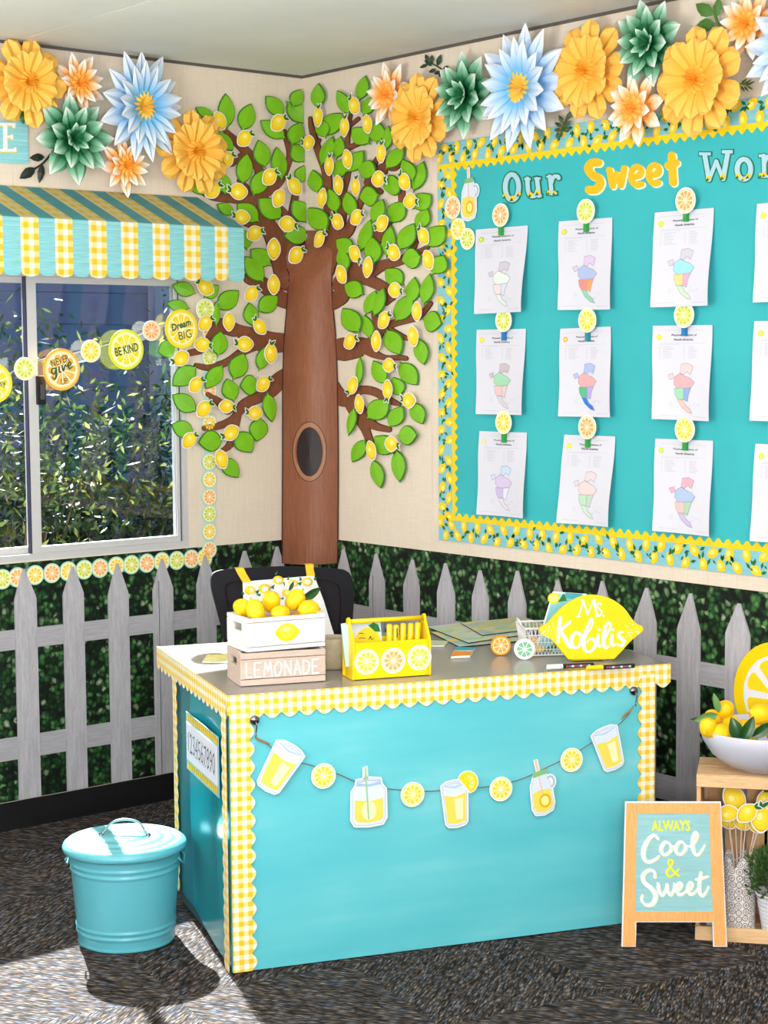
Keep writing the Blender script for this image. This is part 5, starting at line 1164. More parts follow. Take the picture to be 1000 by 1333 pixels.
# ------------------------------------------------------------------ papers, sticky notes, slices, basket, book, sign, markers
def prn(name, cols, scale=14):
    def f(t):
        v = t.n('ShaderNodeTexVoronoi'); v.inputs['Scale'].default_value = scale; t.l(t.coord('Object', (1,2,1)), v.inputs['Vector']); s = t.n('ShaderNodeSeparateColor'); t.l(v.outputs['Color'], s.inputs[0])
        t.l(t.ramp(t.math('ADD', t.math('MULTIPLY', s.outputs[0], .75), t.math('MULTIPLY', t.noise(t.coord('Object'), 30), .25)), [((i+.5)/len(cols), c) for i, c in enumerate(cols)]), t.b.inputs['Base Color'])
    return mat(name, rough=.45, spec=.4, setup=f)
pp = prn('printed_poster', ['C9D0C0','B9CBB8','D3D1C4','9CBFA8','D8CC7A','A3C4B4']); pp2 = prn('printed_poster_yellow', ['CFCFB8','DCC665','A3C2B2','C2C8B8','86ADAD'])
def card(name, px4, zs, th, m, label, cat, grp=None):
    t = MB(); zz = lambda i: zs[i] if isinstance(zs, (list,tuple)) else zs
    P4 = [PF_at(x, y, TH+zz(i)) for i, (x, y) in enumerate(px4)]; n = len(P4)
    a = [t.add(p) for p in P4]; b = [t.add(p+Z*th) for p in P4]; t.face(a[::-1]); t.face(b)
    for i in range(n): t.face((a[i], a[(i+1)%n], b[(i+1)%n], b[i]), 1)
    return tag(obj(name, t, [m, m_ink if 'poster' in name else m_lw]), label, cat, grp)
def PF_at(x, y, z): return Plane((0,0,z), (1,0,0), (0,1,0)).at(x, y)
card('poster', [(561,824),(598,843),(704,833),(655,814)], .001, .003, pp2, 'lowest printed poster in the pile behind the yellow caddy', 'poster')
card('poster', [(556,817),(610,838),(690,826),(632,808)], .0045, .003, pp, 'pale green printed poster on top of the pile behind the caddy', 'poster')
card('poster', [(600,812),(628,828),(718,817),(682,804)], .008, .003, pp2, 'topmost yellow and green printed poster at the back of the pile', 'poster')
card('notepad', [(558,842),(579,842),(584,836),(560,835)], .001, .004, pp2, 'small printed pad beside the right end of the caddy', 'pad')
card('sticky_note', [(587,857.5),(612,856),(616,850.5),(590,850)], .001, .007, mat('sticky_orange', 'F0921E', .6), 'orange sticky note block on the desk', 'note')
card('sticky_note', [(591,848.8),(616,848.8),(619,845),(594,844)], .001, .005, mat('sticky_blue', '2A9FB5', .6), 'blue sticky note block behind the orange one', 'note')
card('gift_card', [(263,862.5),(300,863.5),(302,852),(270,853)], .001, .002, prn('yellow_print_card', ['F5F3DC','F2E16E','E6DB6A','F6F2C8'], 60), 'pale yellow printed card on the desk left of the crates', 'card')
SCH['toyorange'] = ('F09A20', 'F3A93A', 'FBE7C2', 'F2A034', 'F6B65A'); SCH['toylime'] = ('EFF3EA', 'E4EFE0', 'F1F5EC', '6FB58A', '86C49B'); SCH['plush'] = ('F5CF0E', 'F5CF0E', 'F4F3EE', 'F3CC12', 'F6D531')
for px, py, bx_, s, r, lb, n_ in [(651,836,(652,853),'toyorange',.0295,'round orange slice ornament standing left of the green one',8),(683,844,(683,858.5),'toylime',.0305,'pale green lime slice ornament standing on the desk',8),(694,838,(695,850),'toyorange',.023,'small orange slice ornament half hidden behind the lime one',8)]:
    b0 = PF_at(*bx_, TH+.001); M = faceM(b0+Z*r, 0, .0); t = thing('slice_ornament', lb, 'ornament', M)
    mb = MB(); mb.lathe([(0,-.012),(r*.92,-.012),(r,-.009),(r,.0),(r*.97,.003),(0,.003)], Matrix(), 36); obj('slab', mb, mat('citrus_'+SCH[s][0], SCH[s][0]), t, smooth=False, M=M)
    link('slice_face', disc_mesh(s, .0, n_), t, M @ TR(0,0,.0032) @ RZ(.3) @ Matrix.Scale(r*.99, 4))
# basket
MBk = frameM(PF_at(688,855,TH+.001), -33); wB, dB, hB = .15, .12, .085
t = thing('wire_basket', 'white wire basket behind the lemon name sign', 'basket', MBk); m_wire = mat('white_wire', 'E6E6E8', .4)
mb = MB()
def loop(z, g, r): return [V((-g,-g,z)), V((wB+g,-g,z)), V((wB+g,dB+g,z)), V((-g,dB+g,z))]
for z, g, r in ((.004,0,.002),(hB,.012,.0028),(hB*.75,.008,.0012),(hB*.5,.006,.0012),(hB*.25,.003,.0012)): mb.tube(loop(z,g,r), r, 6, closed=True)
obj('rim_wires', mb, m_wire, t, M=MBk)
mb = MB()
def corner(s, top): 
    g = .012 if top else 0; x = [(0,0),(1,0),(1,1),(0,1)]; i = int(s) % 4; f = s-int(s); a, b = x[i], x[(i+1)%4]; u = a[0]*(1-f)+b[0]*f; v = a[1]*(1-f)+b[1]*f
    return V((-g+(wB+2*g)*u, -g+(dB+2*g)*v, hB if top else .004))
for i in range(60):
    s = i/15; mb.tube([corner(s, 0), corner((s+.12) % 4 if int(s+.12) == int(s) else s, 1)], .0009, 4, caps=False); 
    mb.tube([corner(s, 0), corner(s-.12 if s-.12 >= int(s) else s, 1)], .0009, 4, caps=False)
obj('side_wires', mb, m_wire, t, M=MBk)
mb = MB(); mb.tube([V((-.012,.04,hB)), V((-.02,.045,hB+.02)), V((-.02,.075,hB+.02)), V((-.012,.08,hB))], .002, 6); obj('basket_handle', mb, m_wire, t, M=MBk)
Pk = Plane(MBk @ V((.0,.035,.0)), MBk.to_3x3().col[0], (Z+MBk.to_3x3().col[1]*.25)); pk = lambda x,y,n: Pk.at(x,y,n)
t = thing('workbook', 'teal workbook with lemon corner leaning in the wire basket behind the sign', 'book', Pk.at(725, 850))
mb = MB(); mb.prism([(697,847),(757,849),(764,773),(720,770)], pk, -.006, .0, 0); mb.prism([(699,848),(757,850),(763,775),(721,772)], pk, .0002, .0012, 1); obj('cover', mb, [m_lw, mat('workbook_teal', '7FBFC4', .4)], t)
mb = MB(); mb.prism(ell(721,779,8,7.5,18), pk, .0014, .0014, 0); mb.prism(ell(721,779,5.5,5,14), pk, .0017, .0017, 1)
for q in ([(734,772),(726,784),(738,782)], [(714,842),(728,834),(726,848)], [(706,848),(716,840),(720,849)]): mb.prism(q, pk, .0015, .0015, 2)
mb.prism([(736,771.5),(758,773),(757,780),(734,779)], pk, .0013, .0013, 3); mb.prism([(699,840),(710,843),(704,849),(697,848)], pk, .0016, .0016, 0)
obj('cover_print', mb, [m_lo2, m_lh2, m_dg, mat('workbook_band', '3FA0AC', .5)], t)
for i in range(9): pass
# lemon name sign
gu = radians(-31.6); Ps = Plane(PF_at(770,861.5,TH), (cos(gu), sin(gu), 0), Z); ps = pxm(Ps, 630, 740, 4)
t = thing('lemon_name_sign', 'large flat yellow lemon sign with white hand lettering standing on the desk', 'sign', Ps.at(770, 860))
ol = smooth_pts([(288,322),(300,303),(335,283),(400,212),(480,157),(565,138),(655,155),(728,203),(772,262),(800,290),(826,303),(829,325),(800,350),(762,383),(722,428),(680,472)], 3) + [(440,474)] + smooth_pts([(440,474),(400,425),(350,370),(305,345),(288,322)], 3)[1:-1]
mb = MB(); mb.prism(ol, ps, -.012, 0); bevel(obj('lemon_board', mb, mat('sign_lemon_yellow', 'EBD010', .35, .4), t), .0015)
mb = MB(); q = dict(t0=.0002, t1=.0009)
S_ = [([(515,165),(507,205),(492,250)],8),([(515,163),(528,200),(541,240)],9),([(541,240),(556,200),(573,163)],7),([(573,163),(580,205),(592,248)],10),([(482,252),(502,250)],6),([(582,250),(604,247)],6),([(506,165),(520,163)],6),([(566,163),(582,163)],6),
 ([(612,188),(598,180),(588,193),(600,210),(614,226),(603,244),(584,240)],8),([(622,246),(624,247)],9),
 ([(398,256,16),(392,310,22),(386,384,14)],0),([(450,278,14),(425,298,16),(400,326,10)],0),([(402,326,10),(422,362,22),(445,404,20),(462,412,8)],0),
 ([(486,332,16),(466,345,18),(455,382,22),(470,412,16),(492,408,12),(506,380,20),(504,348,16),(486,332,14)],0),([(505,350,8),(525,344,8)],0),
 ([(560,262,12),(540,300,16),(524,355,18),(520,405,20),(536,432,14),(562,428,12),(578,400,18),(572,370,14),(552,366,10),(536,385,8)],0),
 ([(560,262,8),(568,280,8),(552,320,8),(530,350,8)],0),
 ([(596,345,14),(592,385,20),(602,408,12),(616,396,8)],0),([(600,318),(602,319)],14),
 ([(616,396,8),(640,345,10),(660,300,14),(650,282,12),(634,300,16),(624,350,18),(624,395,20),(638,415,12),(654,400,8)],0),
 ([(668,345,14),(664,380,20),(672,402,12),(686,392,8)],0),([(672,318),(674,319)],14),
 ([(724,330,10),(704,336,14),(702,354,18),(722,368,20),(730,386,18),(714,402,14),(692,394,10)],0)]
for p_, w_ in S_: stroke(mb, p_, w_, ps, .0002, .0010, k=4)
rnd = random.Random(4)
for i in range(60):
    sd = i % 2; x = rnd.uniform(300, 372) if sd else rnd.uniform(738, 812); y = 322+rnd.gauss(0, 22)*( .35+abs((x-(290 if sd else 825)))/60)
    if abs(y-322) < abs(x-(285 if sd else 830))*.9: mb.prism(ell(x, y, 2.6, 2.6, 6), ps, .0010, .0010)
obj('lettering', mb, mat('sign_lettering_white', 'FBF9EE', .45), t)
mb = MB(); mb.box(Ps.M(Ps.on(765, 858, -.03)), -.05,.05,0,.006,-.02,.018); obj('foot', mb, m_yel, t)
# markers
def marker(a, b, cap, lb, seed):
    A, B = PF_at(*a, TH+.0085), PF_at(*b, TH+.0085); t = thing('paint_marker', lb, 'marker', A.lerp(B,.5)); 
    C = A.lerp(B, .33); mb = MB(); mb.tube([A, A.lerp(B,.01), C], [.0062,.0073,.0073], 14); obj('cap', mb, cap, t)
    mb = MB(); mb.tube([C+(B-A)*.003, B.lerp(A,.02), B], [.0066,.0066,.005], 14); obj('barrel', mb, m_ink, t)
    mb = MB(); r = random.Random(seed); d = (B-A).normalized(); 
    for i in range(9):
        c = A.lerp(B, .42+.058*i); k_ = i % 3; mb.box(Plane(c, d, Z).M(c + d.cross(Z)*.0068), -.0035, .0035, -.0022, .0028, -.0008, .0006, k_)
    obj('dashes', mb, [mat('dash_red','C0413A'), mat('dash_blue','4C6BB0'), mat('dash_pale','CFCFC0')], t)
marker((712,868.5),(773,865.3), m_wht, 'black paint marker with white cap on the desk edge', 1); marker((764,870),(826,866.5), m_yel, 'black paint marker with yellow cap on the desk edge', 2)

# ------------------------------------------------------------------ chair with apron
cu = radians(-27); PCh = Plane((-.70,-.84,0), (cos(cu), sin(cu), 0), (Z+V((sin(cu)*-.10, cos(cu)*.10, 0)))); pch = lambda x,y,n: PCh.at(x,y,n)
m_cf = mat('black_chair_plastic', '0E0C14', .6, .2); m_cm = mat('dark_chair_mesh', '1E171F', .8, bump=.4, bscale=400, var=.3, vscale=3)
t = thing('office_chair', 'black mesh-backed office chair tucked behind the desk', 'chair', (-.70,-.84,0))
out = smooth_pts([(296,880),(291,830),(283,795),(276,768),(275,750),(285,742.5),(310,740),(367,737),(430,739.5),(450,743),(458.5,756),(459.5,790),(456,830),(451,880)], 3)
inn = smooth_pts([(437,880),(440,830),(443,790),(441,765),(432,757),(405,753),(367,752),(320,755),(298,758),(292,768),(298,800),(306,835),(310,880)], 3)
mb = MB(); a = [mb.add(pch(x,y,.012)) for x,y in out]; b = [mb.add(pch(x,y,-.02)) for x,y in out]; nI = len(out); inn2 = inn[::-1]
ii = [inn2[int(k_*(len(inn2)-1)/(nI-1))] for k_ in range(nI)]; c = [mb.add(pch(x,y,.012)) for x,y in ii]; d = [mb.add(pch(x,y,-.02)) for x,y in ii]
for k_ in range(nI-1):
    mb.face((a[k_],a[k_+1],c[k_+1],c[k_])); mb.face((a[k_],b[k_],b[k_+1],a[k_+1])); mb.face((c[k_],c[k_+1],d[k_+1],d[k_])); mb.face((b[k_],d[k_],d[k_+1],b[k_+1]))
obj('back_frame', mb, m_cf, t)
mb = MB(); mb.prism([(x,y) for x,y in inn2], pch, -.006, -.002); obj('back_mesh', mb, m_cm, t)
mb = MB(); mb.prism([(408,760),(436,764),(437,800),(430,835),(408,835)], pch, -.012, -.007); obj('lumbar_pad', mb, mat('brown_lumbar', '3B2428', .6), t)
Mch = frameM((-.70,-.84,0), -27)
for nm, bb, mm_ in (('seat', (-.24,.24,-.02,.42,.43,.49), m_cm), ('back_bracket', (-.04,.04,-.03,.02,.42,.62), m_cf)): mb = MB(); mb.box(Matrix(), *bb); bevel(obj(nm, mb, mm_, t, M=Mch), .015)
mb = MB(); mb.tube([V((0,.2,.08)), V((0,.2,.43))], .028, 14); obj('gas_column', mb, m_cf, t, M=Mch)
for k_ in range(5):
    a_ = 2*pi*k_/5; mb = MB(); mb.tube([V((0,.2,.09)), V((.24*cos(a_),.2+.24*sin(a_),.065))], [.022,.014], 8); obj('base_leg', mb, m_cf, t, M=Mch)
    mb = MB(); mb.tube([V((.24*cos(a_)-.012,.2+.24*sin(a_),.027)), V((.24*cos(a_)+.012,.2+.24*sin(a_),.027))], .026, 14); obj('castor', mb, m_cf, t, M=Mch)
ap = thing('apron', 'white lemon print apron with yellow straps hung over the chair back', 'apron', PCh.at(360, 790, .03))
def cl(x, y, n): return pch(x, y, n+.018+.004*sin(x*.35)+.003*sin(x*.13+y*.1))
mb = MB(); gx_ = 16
g = []
for j in range(9):
    v = j/8; y_l = 757+v*120; y_r = 749+v*128; xl = 315+v*5; xr = 408+38*v*.95+4*sin(v*3); g.append([mb.add(cl(xl+(xr-xl)*i/gx_, y_l+(y_r-y_l)*i/gx_, 0)) for i in range(gx_+1)])
for a, b in zip(g, g[1:]):
    for i in range(gx_): mb.face((a[i], b[i], b[i+1], a[i+1]))
obj('cloth', mb, mat('apron_white_cloth', 'E6E4E0', .8, bump=.2, bscale=200), ap, smooth=True)
mb = MB()
for x, y, r in [(324,768,7),(343,766,8),(361,755,7),(380,759,6),(399,757,7),(402,777,6),(412,797,6),(372,772,6),(350,780,7)]:
    mb.prism(ell(x, y, r, r*.8, 14), cl, .0022, .0022, 0); mb.prism(ell(x, y, r*.72, r*.55, 12), cl, .0026, .0026, 1); mb.prism(ell(x, y, r*.5, r*.36, 10), cl, .003, .003, 2)
    for q in (0, 1): a_ = x*1.3+q*2.4; mb.prism([(x+r*cos(a_), y+r*sin(a_)), (x+(r+5)*cos(a_+.3), y+(r+5)*sin(a_+.3)), (x+(r+5)*cos(a_-.1)+1, y+(r+3)*sin(a_-.3))], cl, .0024, .0024, 3)
obj('lemon_print', mb, [m_lo2, m_lh, m_lw, m_dg], ap)
for nm, q in (('strap', [(305,740,316,739),(309,748,320,747),(315,758,326,757)]), ('strap', [(396,735,407,734.5),(397,742,407,741),(398,750,409,749)])):
    mb = MB(); L_ = [mb.add(pch(a_[0], a_[1], .020)) for a_ in q]; R_ = [mb.add(pch(a_[2], a_[3], .020)) for a_ in q]; e0, e1 = mb.add(pch(q[0][0], q[0][1]-1, -.024)), mb.add(pch(q[0][2], q[0][3]-1, -.024))
    mb.face((L_[0], L_[1], R_[1], R_[0])); mb.face((L_[1], L_[2], R_[2], R_[1])); mb.face((e0, L_[0], R_[0], e1)); obj(nm, mb, mat('strap_yellow', 'EFBE25', .7), ap)

# ------------------------------------------------------------------ waste bin
BC = V((-1.600,-1.260,0)); M = TR(*BC) @ Matrix.Diagonal((.98,.98,1.04,1))
t = thing('waste_bin', 'aqua metal bin with lid standing on the carpet left of the desk', 'bin', M)
m_bin = mat('aqua_enamel', '5BAFBF', .3, .5); m_binl = mat('aqua_enamel_lid', '5CB0BE', .3, .5)
pr_ = [(0,.004),(.134,.004),(.138,.0),(.140,.004),(.138,.010)]
def rb(z): return .137+.022*z/.27
zz = .012
while zz < .262:
    r = rb(zz)
    for c0 in (.036,.052,.205,.222): r += .0035*math.exp(-((zz-c0)/.0035)**2)
    pr_.append((r, zz)); zz += .0032
mb = MB(); mb.lathe(pr_, Matrix(), 96, 0, lambda a, z: (.0011*sin(a*48) if .068 < z < .192 else 0), close=False); obj('body', mb, m_bin, t, smooth=True, M=M)
mb = MB(); lp = [(.162,.252),(.170,.250),(.176,.254),(.1775,.262),(.174,.270),(.166,.276),(.158,.2775),(.150,.277),(.146,.274),(.142,.277),(.120,.281),(.115,.278),(.111,.2815),(.080,.285),(.074,.282),(.070,.286),(.03,.288),(0,.2885)]
mb.lathe(lp, Matrix(), 72, close=False); obj('lid', mb, m_binl, t, smooth=True, M=M)
hu = V((cos(radians(-42)), sin(radians(-42)), 0)); hb = V((-hu.y, hu.x, 0))
mb = MB(); P_ = [(-.070,0,.287),(-.062,0,.291),(-.044,.016,.312),(-.018,.024,.321),(.018,.024,.321),(.044,.016,.312),(.062,0,.291),(.070,0,.287)]
mb.tube([hu*a+hb*b+Z*c for a,b,c in smooth_pts(P_, 4)], .0034, 8); obj('lid_handle', mb, mat('aqua_steel_wire', '7E989E', .3, .5, metal=.6), t, smooth=True, M=M)
for s in (-1,1): mb = MB(); mb.lathe([(.008,.2875),(.008,.291),(.004,.294),(0,.295)], Matrix.Translation(hu*s*.068-Z*.003), 12); obj('handle_rivet', mb, m_chrome, t, smooth=True, M=M)
for s in (-1,1):
    mb = MB(); c = hu*s*.157; mb.tube([c+hb*-.035+Z*.235, c+hu*s*.010+hb*-.030+Z*.225, c+hu*s*.012+Z*.205, c+hu*s*.010+hb*.030+Z*.225, c+hb*.035+Z*.235], .0024, 6); obj('side_handle', mb, m_binl, t, smooth=True, M=M)

# ------------------------------------------------------------------ wooden crate shelf with bowl, picks, plant
MK = frameM((-.389,-2.306,0), -52); wk, dk_, hk = .325, .215, .470
t = thing('wooden_crate', 'pine crate standing open to the front under the bowl of lemons', 'crate', MK)
def kb(nm, *a, m=m_pine): mb = MB(); mb.box(Matrix(), *a); return bevel(obj(nm, mb, m, t, M=MK), .0015)
kb('top_board', 0, wk, 0, dk_*.49, hk-.018, hk); kb('top_board', 0, wk, dk_*.51, dk_, hk-.018, hk)
kb('top_rail', .0, wk, -.010, -.0005, hk-.034, hk-.001)
for x0 in (.0005, wk-.0125):
    for y0, y1 in ((.0,.098),(.104,.2)): kb('side_board', x0, x0+.012, y0, y1, .0185, hk-.0185, m=m_pine_v)
kb('bottom_board', 0, wk, 0, dk_*.49, .0, .018); kb('bottom_board', 0, wk, dk_*.51, dk_, .0, .018); kb('bottom_rail', 0, wk, -.010, -.0005, .0, .040)
for i in range(5): x0 = .014+i*.060; kb('back_slat', x0, x0+.052, dk_-.012, dk_-.0005, .0185, hk-.0185, m=m_pine_v)
def K(x, y, z): return MK @ V((x, y, z))
# bowl
PB = K(.183,.088,hk+.001); M = TR(*PB); t = thing('fruit_bowl', 'white bowl heaped with lemons on the wooden crate', 'bowl', M)
RB = .182; prf = [(0,0),(.066,0),(.070,.004),(.108,.017),(.146,.046),(.171,.084),(RB,.118),(RB-.002,.121),(RB-.006,.119),(.165,.086),(.140,.052),(.103,.026),(.05,.013),(0,.011)]
mb = MB(); mb.lathe(prf, Matrix(), 72, close=False); obj('bowl_shell', mb, mat('white_ceramic', 'CDCCDC', .25, .5), t, smooth=True, M=M)
PBn = Plane(PB - VB*.07, VU, Z); PBm = Plane(PB, VU, Z); PBb = Plane(PB + VB*.05, VU, Z)
for P_, px, py, s, az_, el_, lb in [(PBn,922,947,.030,.6,1.0,'lemon at the left rim of the white bowl, stem end up'),(PBn,939,954,.031,-.5,.15,'lemon lying low at the front left of the bowl'),(PBm,944,924,.032,.8,.7,'topmost lemon at the left of the bowl'),(PBm,928,934,.028,.1,.3,'small part of a lemon under the pale leaf'),(PBm,950,944,.032,1.4,.9,'lemon left of the dark leaves in the bowl'),(PBm,992,930,.038,-.4,.3,'largest lemon at the right edge of the photo in the bowl'),(PBn,975,965,.030,0,0,'lemon hidden under the dark leaves of the bowl'),(PBn,1010,955,.032,.3,.2,'lemon at the bowl front beyond the dark leaves'),(PBm,972,948,.032,2,.2,'lemon in the middle of the bowl'),(PBb,1020,930,.033,2.4,.6,'lemon at the far right of the bowl')]:
    lemon(P_.at(px, py), s, lb, az_, el_, group='lemons in the white bowl')
for a, b, w_, mt, lb, pl, of in [((934,930),(904,938),.030,m_rleaf2,'pale green leaf lying over the left rim of the bowl',PBn,.005),((930,936),(899,938),.020,m_rleaf,'dark leaf under the pale one at the left rim',PBn,-.004),((934,925),(927,900),.020,m_rleaf2,'pale green leaf standing upright in the bowl',PBm,.03),((960,961),(950,931),.040,m_rleaf,'dark glossy leaf at the left of the front leaf cluster',PBn,.03),((962,962),(979,930),.036,m_rleaf,'dark glossy leaf at the middle of the front leaf cluster',PBn,.034),((976,957),(1004,938),.032,m_rleaf,'dark glossy leaf pointing right in the bowl',PBn,.03),((984,963),(955,966),.026,m_rleaf,'dark green leaf lying along the bowl rim',PBn,.034)]:
    leaf_to(pl, a, b, w_, lb, mt, of)
# big slice disc leaning behind
cz = PR.on(1014,908,.03); r = .162; M = PR.M(cz); t = thing('slice_plate', 'large round yellow lemon slice plate leaning behind the fruit bowl', 'plate', M)
mb = MB(); mb.lathe([(0,-.010),(r*.9,-.010),(r,-.003),(r,.004),(r*.985,.007),(0,.007)], Matrix(), 60); obj('plate_body', mb, mat('citrus_F5CF0E','F5CF0E',.3,.5), t, M=M)
mb = MB(); mb.prism(ell(0,0,r*.76,r*.76,48), ID, .0072, .0078, 0)
for i in range(8):
    a0 = 2*pi*i/8+.10; a1 = 2*pi*(i+1)/8-.10; am = (a0+a1)/2; R_ = r*.68
    mb.prism([(r*.13*cos(am), r*.13*sin(am))]+[(R_*.93*cos(a0+.02), R_*.93*sin(a0+.02)),(R_*cos(a0+.10), R_*sin(a0+.10)),(R_*1.02*cos(am), R_*1.02*sin(am)),(R_*cos(a1-.10), R_*sin(a1-.10)),(R_*.93*cos(a1-.02), R_*.93*sin(a1-.02))], ID, .0079, .0088, 1)
obj('slice_print', mb, [m_wht, mat('citrus_F3CC12','F3CC12')], t, M=M)
# vase of doily paper
m_lacew = mat('doily_white', 'E3DDDA', .7); 
def s_lace(t):
    u = t.n('ShaderNodeUVMap'); m = t.n('ShaderNodeMapping'); m.inputs[3].default_value = (15,52,1); t.l(u.outputs[0], m.inputs[0])
    v = t.n('ShaderNodeTexVoronoi'); v.inputs['Scale'].default_value = 1.0; v.inputs['Randomness'].default_value = .25; t.l(m.outputs[0], v.inputs['Vector'])
    rg = t.ramp(v.outputs['Distance'], [(.10,'E3DDDA'),(.15,'8E8286'),(.20,'8E8286'),(.28,'E3DDDA'),(.36,'E3DDDA'),(.42,'857A7D'),(.48,'857A7D'),(.54,'E3DDDA')])
    t.l(rg, t.b.inputs['Base Color'])
m_lace = mat('doily_lace_print', rough=.7, spec=.2, setup=s_lace)
vc = K(.118,.060,.019); M = TR(*vc); t = thing('doily_vase', 'white lace doily vase holding lemon picks in the wooden crate', 'vase', M)
mb = MB(); seg = 60; R1 = .046; rg = []
for z in (0,.012,.05): rg.append([mb.add((R1*cos(2*pi*q/seg), R1*sin(2*pi*q/seg), z), (q/seg, z)) for q in range(seg)])
tp = [.180+.036*abs(sin(3.5*2*pi*q/seg)) for q in range(seg)]
for f in (.35,.7,1.0): rg.append([mb.add(((R1+.003*f)*cos(2*pi*q/seg), (R1+.003*f)*sin(2*pi*q/seg), .05+(tp[q]-.05)*f), (q/seg, .05+(tp[q]-.05)*f)) for q in range(seg)])
for ai, (A, B) in enumerate(zip(rg, rg[1:])):
    for q in range(seg): mb.face((A[q], A[(q+1)%seg], B[(q+1)%seg], B[q]), 0 if ai == 0 else 1)
mb.face(rg[0][::-1], 0); obj('lace_wall', mb, [m_lacew, m_lace], t, M=M)
pk_pts = [(946,1056,.9,'l',.020,'lemon pick at the left of the vase with a green tuft'),(957,1041,1.15,'',-.012,'pale lemon pick highest in the vase'),(970,1055,.95,'ur',.028,'lemon pick in front centre with leaves at the upper right'),(989,1063,1.15,'u',.022,'lemon pick at the right, large and pale'),(997,1044,.9,'u',-.01,'lemon pick at the right edge of the photo'),(948,1069,.8,'',-.006,'lemon pick low behind the left one'),(966,1070,.8,'',.0,'lemon pick low behind the centre one'),(984,1073,.8,'',.004,'lemon pick low behind the right one')]
Pv = Plane(vc, VU, Z)
for px, py, sc, d_, of, lb in pk_pts:
    c = Pv.at(px, py, of); M = faceM(c, radians(D.get(d_, 30) if d_ else 40)) @ Matrix.Scale(sc*.92, 4); t = thing('lemon_pick', lb, 'pick', M, 'lemon picks in the doily vase')
    link('lemon_card', LM[1 if d_ else 0], t, M); b = vc + Z*.03 + (c-vc).normalized()*.01; b.z = vc.z+.03; q = c-(faceM(c).to_3x3().col[2])*.0015
    b += V(((c.x-vc.x)*-.25, (c.y-vc.y)*-.25, 0)); mb = MB(); mb.tube([b, q], .0016, 6); obj('stick', mb, mat('paper_stick', 'DCC9B8', .7), t)
# pot plant
pc = K(.232,.040,.019); M = TR(*pc); t = thing('potted_plant', 'small bushy green plant in a white ribbed pot in the crate', 'plant', M)
pr_ = [(0,.0),(.046,.0),(.048,.003)]; z = .004
while z < .108: pr_.append((.048+.019*z/.11+.0008*sin(z*520), z)); z += .003
pr_ += [(.0675,.110),(.070,.112),(.070,.118),(.066,.118),(.064,.110),(.0,.100)]
mb = MB(); mb.lathe(pr_, Matrix(), 48, close=False); obj('pot', mb, mat('white_ribbed_metal', 'DDDDE4', .4), t, smooth=True, M=M)
rnd = random.Random(11); mb = MB(); mb2 = MB()
for i in range(2000):
    a, b = rnd.uniform(0, 2*pi), rnd.random(); rr_ = .100*b**.5; zc = .11+.135*rnd.random()**.7*(1-.35*b); c = V((rr_*cos(a), rr_*sin(a), zc))
    d = (V((c.x, c.y, (zc-.10)*.8+.02))+V((rnd.gauss(0,.02),rnd.gauss(0,.02),rnd.gauss(0,.02)))).normalized(); s = d.orthogonal().normalized(); s.rotate(Matrix.Rotation(rnd.uniform(0,6), 3, d)); L = rnd.uniform(.012,.022); u = (rnd.random()*.85, 0)
    mb.quad(c, c+d*L*.5+s*.0035, c+d*L, c+d*L*.5-s*.0035, 0, (u,u,u,u))
obj('foliage', mb, mat('pot_plant_foliage', '4F7A3A', .5, var=.45, vscale=60), t, M=M)['kind'] = 'stuff'
for i in range(14): a = i*.9; mb2.tube([V((.02*cos(a),.02*sin(a),.095)), V((.06*cos(a),.06*sin(a),.17+.02*(i%3)))], [.002,.001], 5)
obj('stems', mb2, m_stem, t, M=M)

# ------------------------------------------------------------------ A-frame sign
av = radians(-40.6); ay = Z + V((-sin(av), cos(av), 0))*.13
PA_ = Plane(PF_at(878,1232.5,0), (cos(av), sin(av), 0), ay); pa = pxm(PA_, 790, 960, 4.595)
t = thing('easel_sign', 'small wooden easel sign with aqua panel lettered always cool and sweet', 'sign', PA_.at(878, 1232))
mb = MB(); OUT = [(110,383),(683,383),(722,1253),(637,1253),(632,1106),(178,1106),(174,1255),(88,1255)]
mb.prism(OUT[::-1], pa, -.006, 0); obj('white_backing', mb, m_wht, t)
for nm, q in (('stile', [(118,392),(180,392),(168,1098),(172,1247),(97,1247)]), ('stile', [(609,392),(676,392),(713,1245),(645,1245),(636,1098)]), ('rail', [(182,392),(607,392),(608,455),(181,455)]), ('rail', [(170,1042),(634,1042),(636,1098),(169,1098)])):
    mb = MB(); mb.prism(q[::-1], pa, .0002, .0030); obj(nm, mb, m_oakp, t)
mb = MB(); mb.prism([(180,457),(609,457),(634,1040),(168,1040)][::-1], pa, .0002, .0014); obj('aqua_panel', mb, mat('aqua_sign_panel', '92C6CC', .5, var=.08, vscale=6, stretch=(2,2,20)), t)
mb = MB(); ty = lambda x,y,n: pa(x,-y,n)
text(mb, 'ALWAYS', ty, 383, -527, 232, 66, .0019, 0, bold=.03)
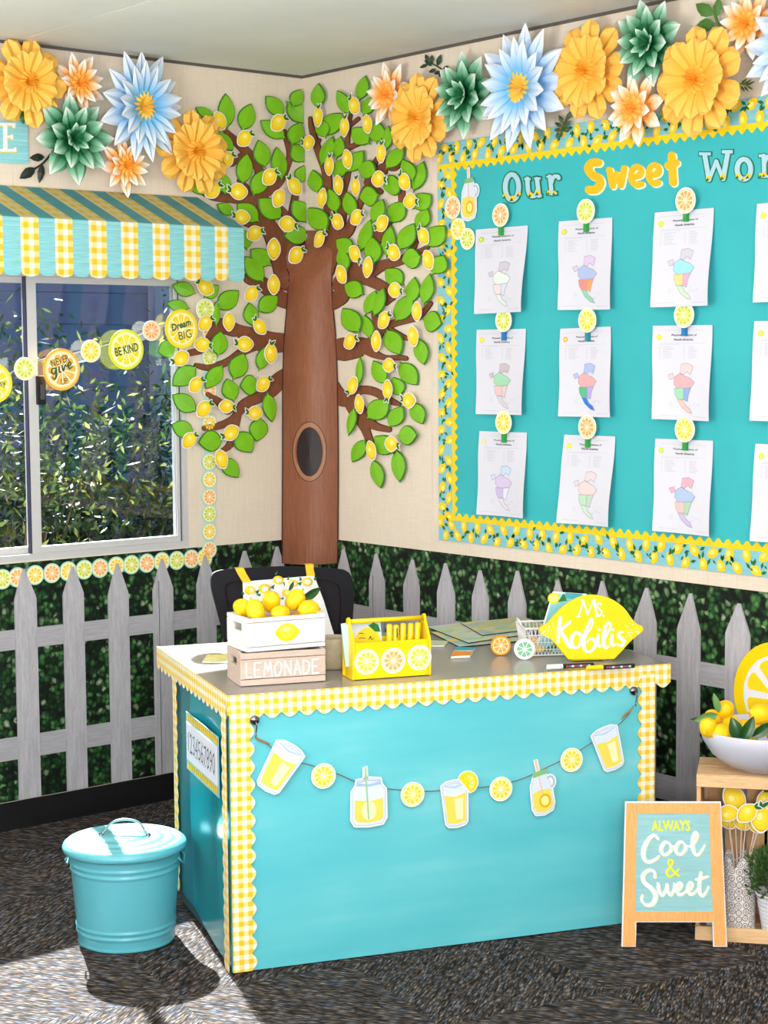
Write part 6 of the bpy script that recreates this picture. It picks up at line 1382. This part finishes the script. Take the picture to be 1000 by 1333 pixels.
LT = [([(302,600,18),(280,582,16),(245,610,20),(218,670,26),(222,725,22),(250,742,18),(288,728,14),(312,705,8)],1),
 ([(372,632,14),(345,625,16),(322,660,20),(332,695,18),(360,695,14),(384,665,18),(375,635,12)],1),([(380,645,8),(405,650,8),(415,640,8)],1),
 ([(455,625,14),(430,625,16),(410,660,20),(420,692,18),(448,692,14),(470,662,18),(460,630,12)],1),([(468,642,8),(492,650,8),(510,638,8)],1),
 ([(508,645,8),(535,610,10),(540,575,14),(526,565,14),(514,600,20),(512,655,22),(525,695,18),(550,695,12),(585,640,8)],1),
 ([(430,828,14),(400,800,14),(368,755,12),(376,732,12),(395,740,12),(385,768,10),(358,802,16),(372,832,14),(402,820,10),(432,785,8)],0),
 ([(285,832,16),(282,800,14),(250,792,16),(215,820,20),(222,865,24),(265,900,26),(290,945,26),(272,992,22),(232,1000,16),(206,970,14),(212,940,10)],1),
 ([(305,872,16),(310,915,20),(330,940,18),(352,905,14),(358,872,14),(362,915,18),(380,940,16),(400,905,12),(402,872,12)],1),
 ([(412,920,10),(438,900,12),(446,872,14),(428,868,12),(416,900,18),(426,935,18),(455,932,12),(478,908,8)],1),
 ([(480,915,8),(504,898,12),(510,870,14),(493,866,12),(482,898,18),(492,933,18),(520,928,12),(545,900,8)],1),
 ([(562,805,14),(552,865,20),(552,920,20),(568,945,16),(590,925,10),(607,890,8)],1),([(530,848,10),(565,840,14),(605,828,8)],1)]
for q, mi in LT: 
    if mi: stroke(mb, [(x+5,y+5,w_) for x,y,w_ in q], 0, pa, .0015, .0018, 2, k=4)
    stroke(mb, q, 0, pa, .0016, .0026, mi, k=4)
obj('lettering', mb, [mat('sign_lime_lettering', 'DEDD2A', .5), m_lw, mat('sign_letter_cream', 'F2EBB8', .5)], t)
pb0, pb1 = PA_.at(927, 1060, -.008), PA_.at(937, 1060, -.008)
back = V((-sin(av), cos(av), 0)); mb = MB(); q0 = pb0+back*.07; q1 = pb1+back*.07; q0.z = q1.z = .001
i = [mb.add(p) for p in (pb0, pb1, q1, q0, pb0+back*.005, pb1+back*.005, q1+back*.005, q0+back*.005)]
for f in ((0,1,2,3),(7,6,5,4),(0,4,5,1),(1,5,6,2),(2,6,7,3),(3,7,4,0)): mb.face([i[k_] for k_ in f])
obj('back_leg', mb, m_wht, t)
